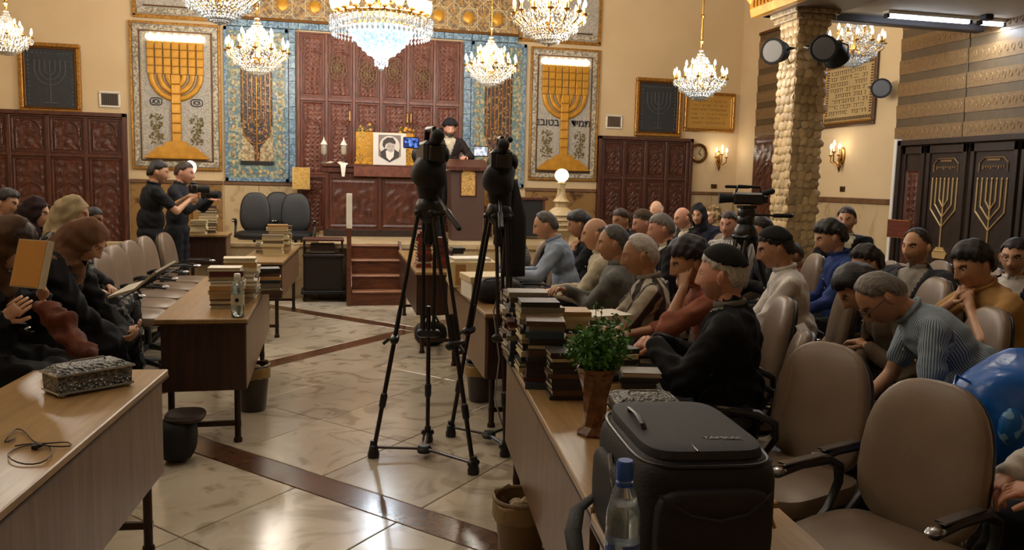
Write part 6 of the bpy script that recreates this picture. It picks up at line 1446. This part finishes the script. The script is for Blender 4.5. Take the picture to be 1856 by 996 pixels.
# ---- second row on the right
person('man in white shirt and black cap behind the standing tripod', at(1400, 414, 4.95), 155, lean=2, slump=10, head=(12, 4, 0), wl=(-.12, .38, .58), wr=(.04, .36, .58), skin='olive', hair='black', style='short', cap=(velvet, 'big'), top=cloth('white_shirt2', (224, 218, 212)), trousers=grey_tr, vox=.011, fat=.03, chair_='man in white shirt and black cap')
person('man in blue shirt with skullcap looking down', at(1499, 400, 6.0), 160, lean=0, slump=12, head=(16, 0, 0), wl=(-.12, .36, .62), skin='tan', hair='black', style='thick', cap=(cloth('kippah_white', (150, 150, 156), 'stripe', (60, 60, 70), 30), 'small'), top=cloth('royal_blue', (44, 66, 122), rgb2=(34, 50, 100)), trousers=dark_tr, vox=.012, fat=.04)
person('man in dark suit and white shirt by the right wall', at(1536, 375, 7.6), 225, lean=0, slump=4, head=(0, 0, 0), skin='tan', hair='brown', style='short', beard='stubble', top=cloth('white_shirt', (206, 196, 172)), jacket=cloth('black_coat', (22, 22, 26)), trousers=dark_tr, vox=.013)
person('child with black hair behind the man bending over', at(1567, 446, 5.0), 165, s=.86, head=(10, 6, 0), skin='tan', hair='black', style='thick', top=cloth('brown_top', (96, 78, 60)), trousers=dark_tr, vox=.012)
person('man in grey suit looking toward the camera', at(1664, 413, 5.35), 205, lean=-8, slump=6, head=(4, -8, 0), wl=(-.16, .30, .60), wr=(.10, .34, .60), skin='tan', hair='black', style='receding', beard='stubble', top=cloth('pale_check', (170, 164, 154)), jacket=cloth('grey_suit', (62, 62, 68), rgb2=(50, 50, 56)), trousers=cloth('grey_suit', (62, 62, 68)), vox=.0105, fat=.02)
person('teenager in mustard yellow t-shirt with hands at his mouth', at(1757, 440, 4.40), 168, lean=14, slump=14, head=(10, 10, 0), wl=(-.08, .30, .92), wr=(.06, .31, .93), hl=((.45, .0, .7), (.5, -.8, 0), 45), hr=((-.45, .0, .7), (-.5, -.8, 0), 45), elb=((-.8, .5, -.8), (.8, .5, -.8)), skin='tan', hair='black', style='thick', top=cloth('mustard', (184, 146, 92), rgb2=(164, 124, 72)), sleeve='short', trousers=cloth('khaki', (110, 100, 76)), vox=.0105, fat=.02)
person('man with glasses and blue jacket over white shirt at the right edge', at(1842, 432, 5.3), 215, lean=-4, slump=4, head=(4, 0, 0), skin='tan', hair='black', style='short', glasses=True, beard='stubble', top=cloth('white_shirt2', (224, 218, 212)), jacket=cloth('blue_jacket', (34, 44, 66)), trousers=dark_tr, vox=.012)
person('grey haired man in striped blue white shirt bending forward', at(1562, 503, 3.65), 152, lean=26, slump=24, head=(34, 6, 0), wl=(-.14, .44, .50), wr=(.02, .50, .50), skin='olive', hair='grey', style='receding', glasses=True, top=cloth('blue_stripe', (164, 178, 188), 'stripe', (84, 100, 116), 28), sleeve='short', trousers=dark_tr, vox=.0095, fat=.04, chair_='man in striped blue shirt', ch_h=160)
person('dark haired person bending beside the man in striped shirt', at(1530, 488, 4.2), 165, lean=20, slump=20, head=(30, 0, 0), wl=(-.1, .34, .78), skin='tan', hair='black', style='thick', top=cloth('brown_top', (96, 78, 60)), trousers=dark_tr, vox=.013)
person('person in white sleeve holding a bag at the right edge, mostly out of view', at(2050, 545, 2.5), 165, lean=8, slump=10, head=(10, 0, 0), wl=(-.16, .50, .74), wr=(.02, .52, .72), skin='pink', hair='brown', style='short', top=cloth('white_shirt2', (224, 218, 212)), trousers=dark_tr, vox=.012)
# ---- speaker on the dais
person('bearded speaker in black turban and dark cloak at the lectern', at(816, 219, 12.5), -92, sit=False, lean=4, slump=4, head=(8, 0, 0), wl=(-.24, .26, .22+.93), wr=(.24, .26, .22+.93), skin='pink', hair='grey', style='short', cap=(cloth('turban_black', (28, 26, 30)), 'round', 1), beard='salt', top=cloth('cream_tunic', (196, 184, 160)), jacket=cloth('dark_cloak', (46, 36, 36)), vox=.015, legs=True, trousers=dark_tr, s=.98)
# ---- two photographers
def dslr(label, P, h):
    t = thing('photo_camera', label, 'camera', P, R_(h-90)); part('camera_body', MB().box((-.07, -.035, -.05), (.07, .035, .05), bev=.014).box((-.025, -.03, .045), (.025, .03, .075), bev=.01), black, t, smooth=True)
    part('lens', MB().lathe([(.036, .03), (.038, .08), (.044, .09), (.044, .16), (.036, .16)], 16, M=Matrix.Rotation(-PI/2, 4, 'X')), blackm, t, smooth=True)
person('bearded photographer in black t-shirt left of the pair', at(288, 291, 9.0), 22, s=1.03, sit=False, lean=2, slump=6, head=(6, -14, 0), wl=(.02, .40, .40+.93), wr=(.10, .38, .36+.93), hl=((.3, 1, .1), (.8, 0, .3), 45), hr=((-.2, 1, .1), (-.8, 0, .3), 45), skin='tan', hair='black', style='short', beard='stubble', top=cloth('black_tee', (30, 32, 36)), sleeve='short', trousers=dark_tr, vox=.012, fat=.02)
person('photographer with brown hair in dark shirt, right of the pair', at(336, 293, 9.55), 350, s=1.03, sit=False, lean=2, slump=6, head=(8, 0, 0), wl=(-.06, .38, .36+.93), wr=(.10, .36, .36+.93), skin='pink', hair='brown', style='short', top=cloth('charcoal', (42, 44, 50)), sleeve='long', trousers=dark_tr, vox=.013)
dslr('black photo camera held by the left photographer', at(350, 342, 8.8), 20); dslr('black photo camera held by the right photographer', at(374, 352, 9.3), -20)
# ---- women and children on the left
blackcoat = cloth('black_chador', (20, 20, 24))
person('woman in brown headscarf and black coat reading a white book', at(178, 404, 4.75), -4, lean=10, slump=22, head=(28, -4, 0), wl=(-.13, .44, .56), wr=(.10, .46, .54), hl=((.3, 1, .1), (.5, 0, .9), 30), hr=((-.3, 1, .1), (-.5, 0, .9), 30), skin='fair', hair='brown', style='none', scarf=cloth('brown_scarf', (120, 86, 62), rgb2=(96, 66, 48)), coat=blackcoat, vox=.012, fat=.03)
person('woman in cream headscarf and black and white dress', at(136, 357, 6.0), -4, lean=2, slump=10, head=(8, 0, 0), skin='tan', hair='brown', style='none', scarf=cloth('cream_scarf', (168, 150, 118), rgb2=(146, 128, 98)), coat=cloth('bw_dress', (50, 50, 52), 'mosaic', [(24, 24, 28), (34, 34, 38), (120, 120, 116), (26, 26, 30), (60, 60, 62)], 30), vox=.013)
person('woman in dark headscarf turned toward the cream scarfed woman', at(66, 359, 6.7), -10, lean=0, slump=8, head=(6, 0, 0), skin='fair', hair='black', style='none', scarf=cloth('plum_scarf', (50, 34, 38)), coat=blackcoat, vox=.013)
person('boy in white shirt at the far left edge', at(14, 344, 7.3), -14, s=.95, head=(6, 0, 0), skin='tan', hair='black', style='thick', top=cloth('white_pink', (176, 150, 138)), trousers=dark_tr, vox=.013)
person('woman reading a yellow book close at the left edge', at(40, 400, 3.9), -22, lean=8, slump=16, head=(24, 8, 0), wl=(-.12, .28, .86), wr=(.14, .30, .80), hl=((.3, .6, .6), (.8, 0, .2), 20), hr=((-.3, .6, .6), (-.8, 0, .2), 20), skin='fair', hair='brown', style='short', scarf=cloth('orange_brown', (92, 66, 44), rgb2=(60, 42, 30)), top=cloth('white_shirt', (206, 196, 172)), coat=cloth('black_gown', (18, 18, 22)), vox=.011)
person('child with dark hair behind the cream scarfed woman', at(172, 376, 7.6), -20, s=.85, head=(10, 0, 0), skin='brown', hair='black', style='short', top=cloth('brown_top', (96, 78, 60)), trousers=dark_tr, vox=.015)
# things they hold
t = thing('open_book', 'white open book in the hands of the woman in black coat', 'book', at(262, 512, 4.55), R_(-20)); Mb = Matrix.Rotation(R_(-28), 4, 'Y') @ Matrix.Rotation(R_(10), 4, 'X')
part('pages', MB().add([(-.16, -.12, .03), (0, -.12, 0), (.16, -.12, .03), (-.16, .12, .03), (0, .12, 0), (.16, .12, .03), (-.16, -.12, .018), (0, -.12, -.012), (.16, -.12, .018), (-.16, .12, .018), (0, .12, -.012), (.16, .12, .018)], [(0, 1, 4, 3), (1, 2, 5, 4), (9, 10, 7, 6), (10, 11, 8, 7), (0, 6, 7, 1), (1, 7, 8, 2), (3, 4, 10, 9), (4, 5, 11, 10), (0, 3, 9, 6), (2, 8, 11, 5)]), mat('white_page', (214, 206, 188), .8, kind='stripes2', rgb2=(190, 182, 164), scale=30), t, M=Mb)
part('cover', MB().box((-.165, -.125, -.004), (-.0, .125, .0)).box((0, -.125, -.004), (.165, .125, 0)), mat('cover_brown2', (60, 44, 34), .5), t, M=Mb @ Matrix.Translation((0, 0, -.012)))
t = thing('open_book', 'yellow covered book held up by the woman at left edge', 'book', at(64, 478, 3.55), R_(-35)); Mb = Matrix.Rotation(R_(-105), 4, 'X')
part('cover', MB().box((-.12, -.10, -.006), (0.0, .10, .0)).box((0, -.10, -.006), (.05, .10, 0)), mat('cover_yellow', (200, 140, 56), .5), t, M=Mb); part('pages', MB().box((-.13, -.105, 0), (.04, .105, .025)).box((.04, -.105, -.004), (.062, .105, .022)), paper, t, M=Mb)
t = thing('rust_shawl', 'rust red shawl spilling over the lap at lower left', 'cloth', (0, 0, 0)); c = MB(); P0 = [Vector([float(v) for v in at(*a)]) for a in ((80, 560, 3.7), (115, 590, 3.65), (140, 625, 3.6), (165, 640, 3.5))]
for a, b, ra, rb_ in zip(P0, P0[1:], (.045, .06, .055), (.06, .055, .03)): c.cap(a, b, ra, rb_)
V, Fs = fuse(c, .014, 2, fold=.014, seed=4); part('folds', MB().add(V, Fs), cloth('rust', (104, 54, 34), rgb2=(70, 34, 22)), t, smooth='all')
t = thing('white_papers', 'white sheets held by the bending man in striped shirt', 'paper', at(1466, 612, 3.55), R_(40)); part('sheet', MB().box((-.055, -.07, 0), (.055, .07, .003)), mat('sheet_white', (216, 214, 208), .8), t, M=Matrix.Rotation(R_(50), 4, 'X'))
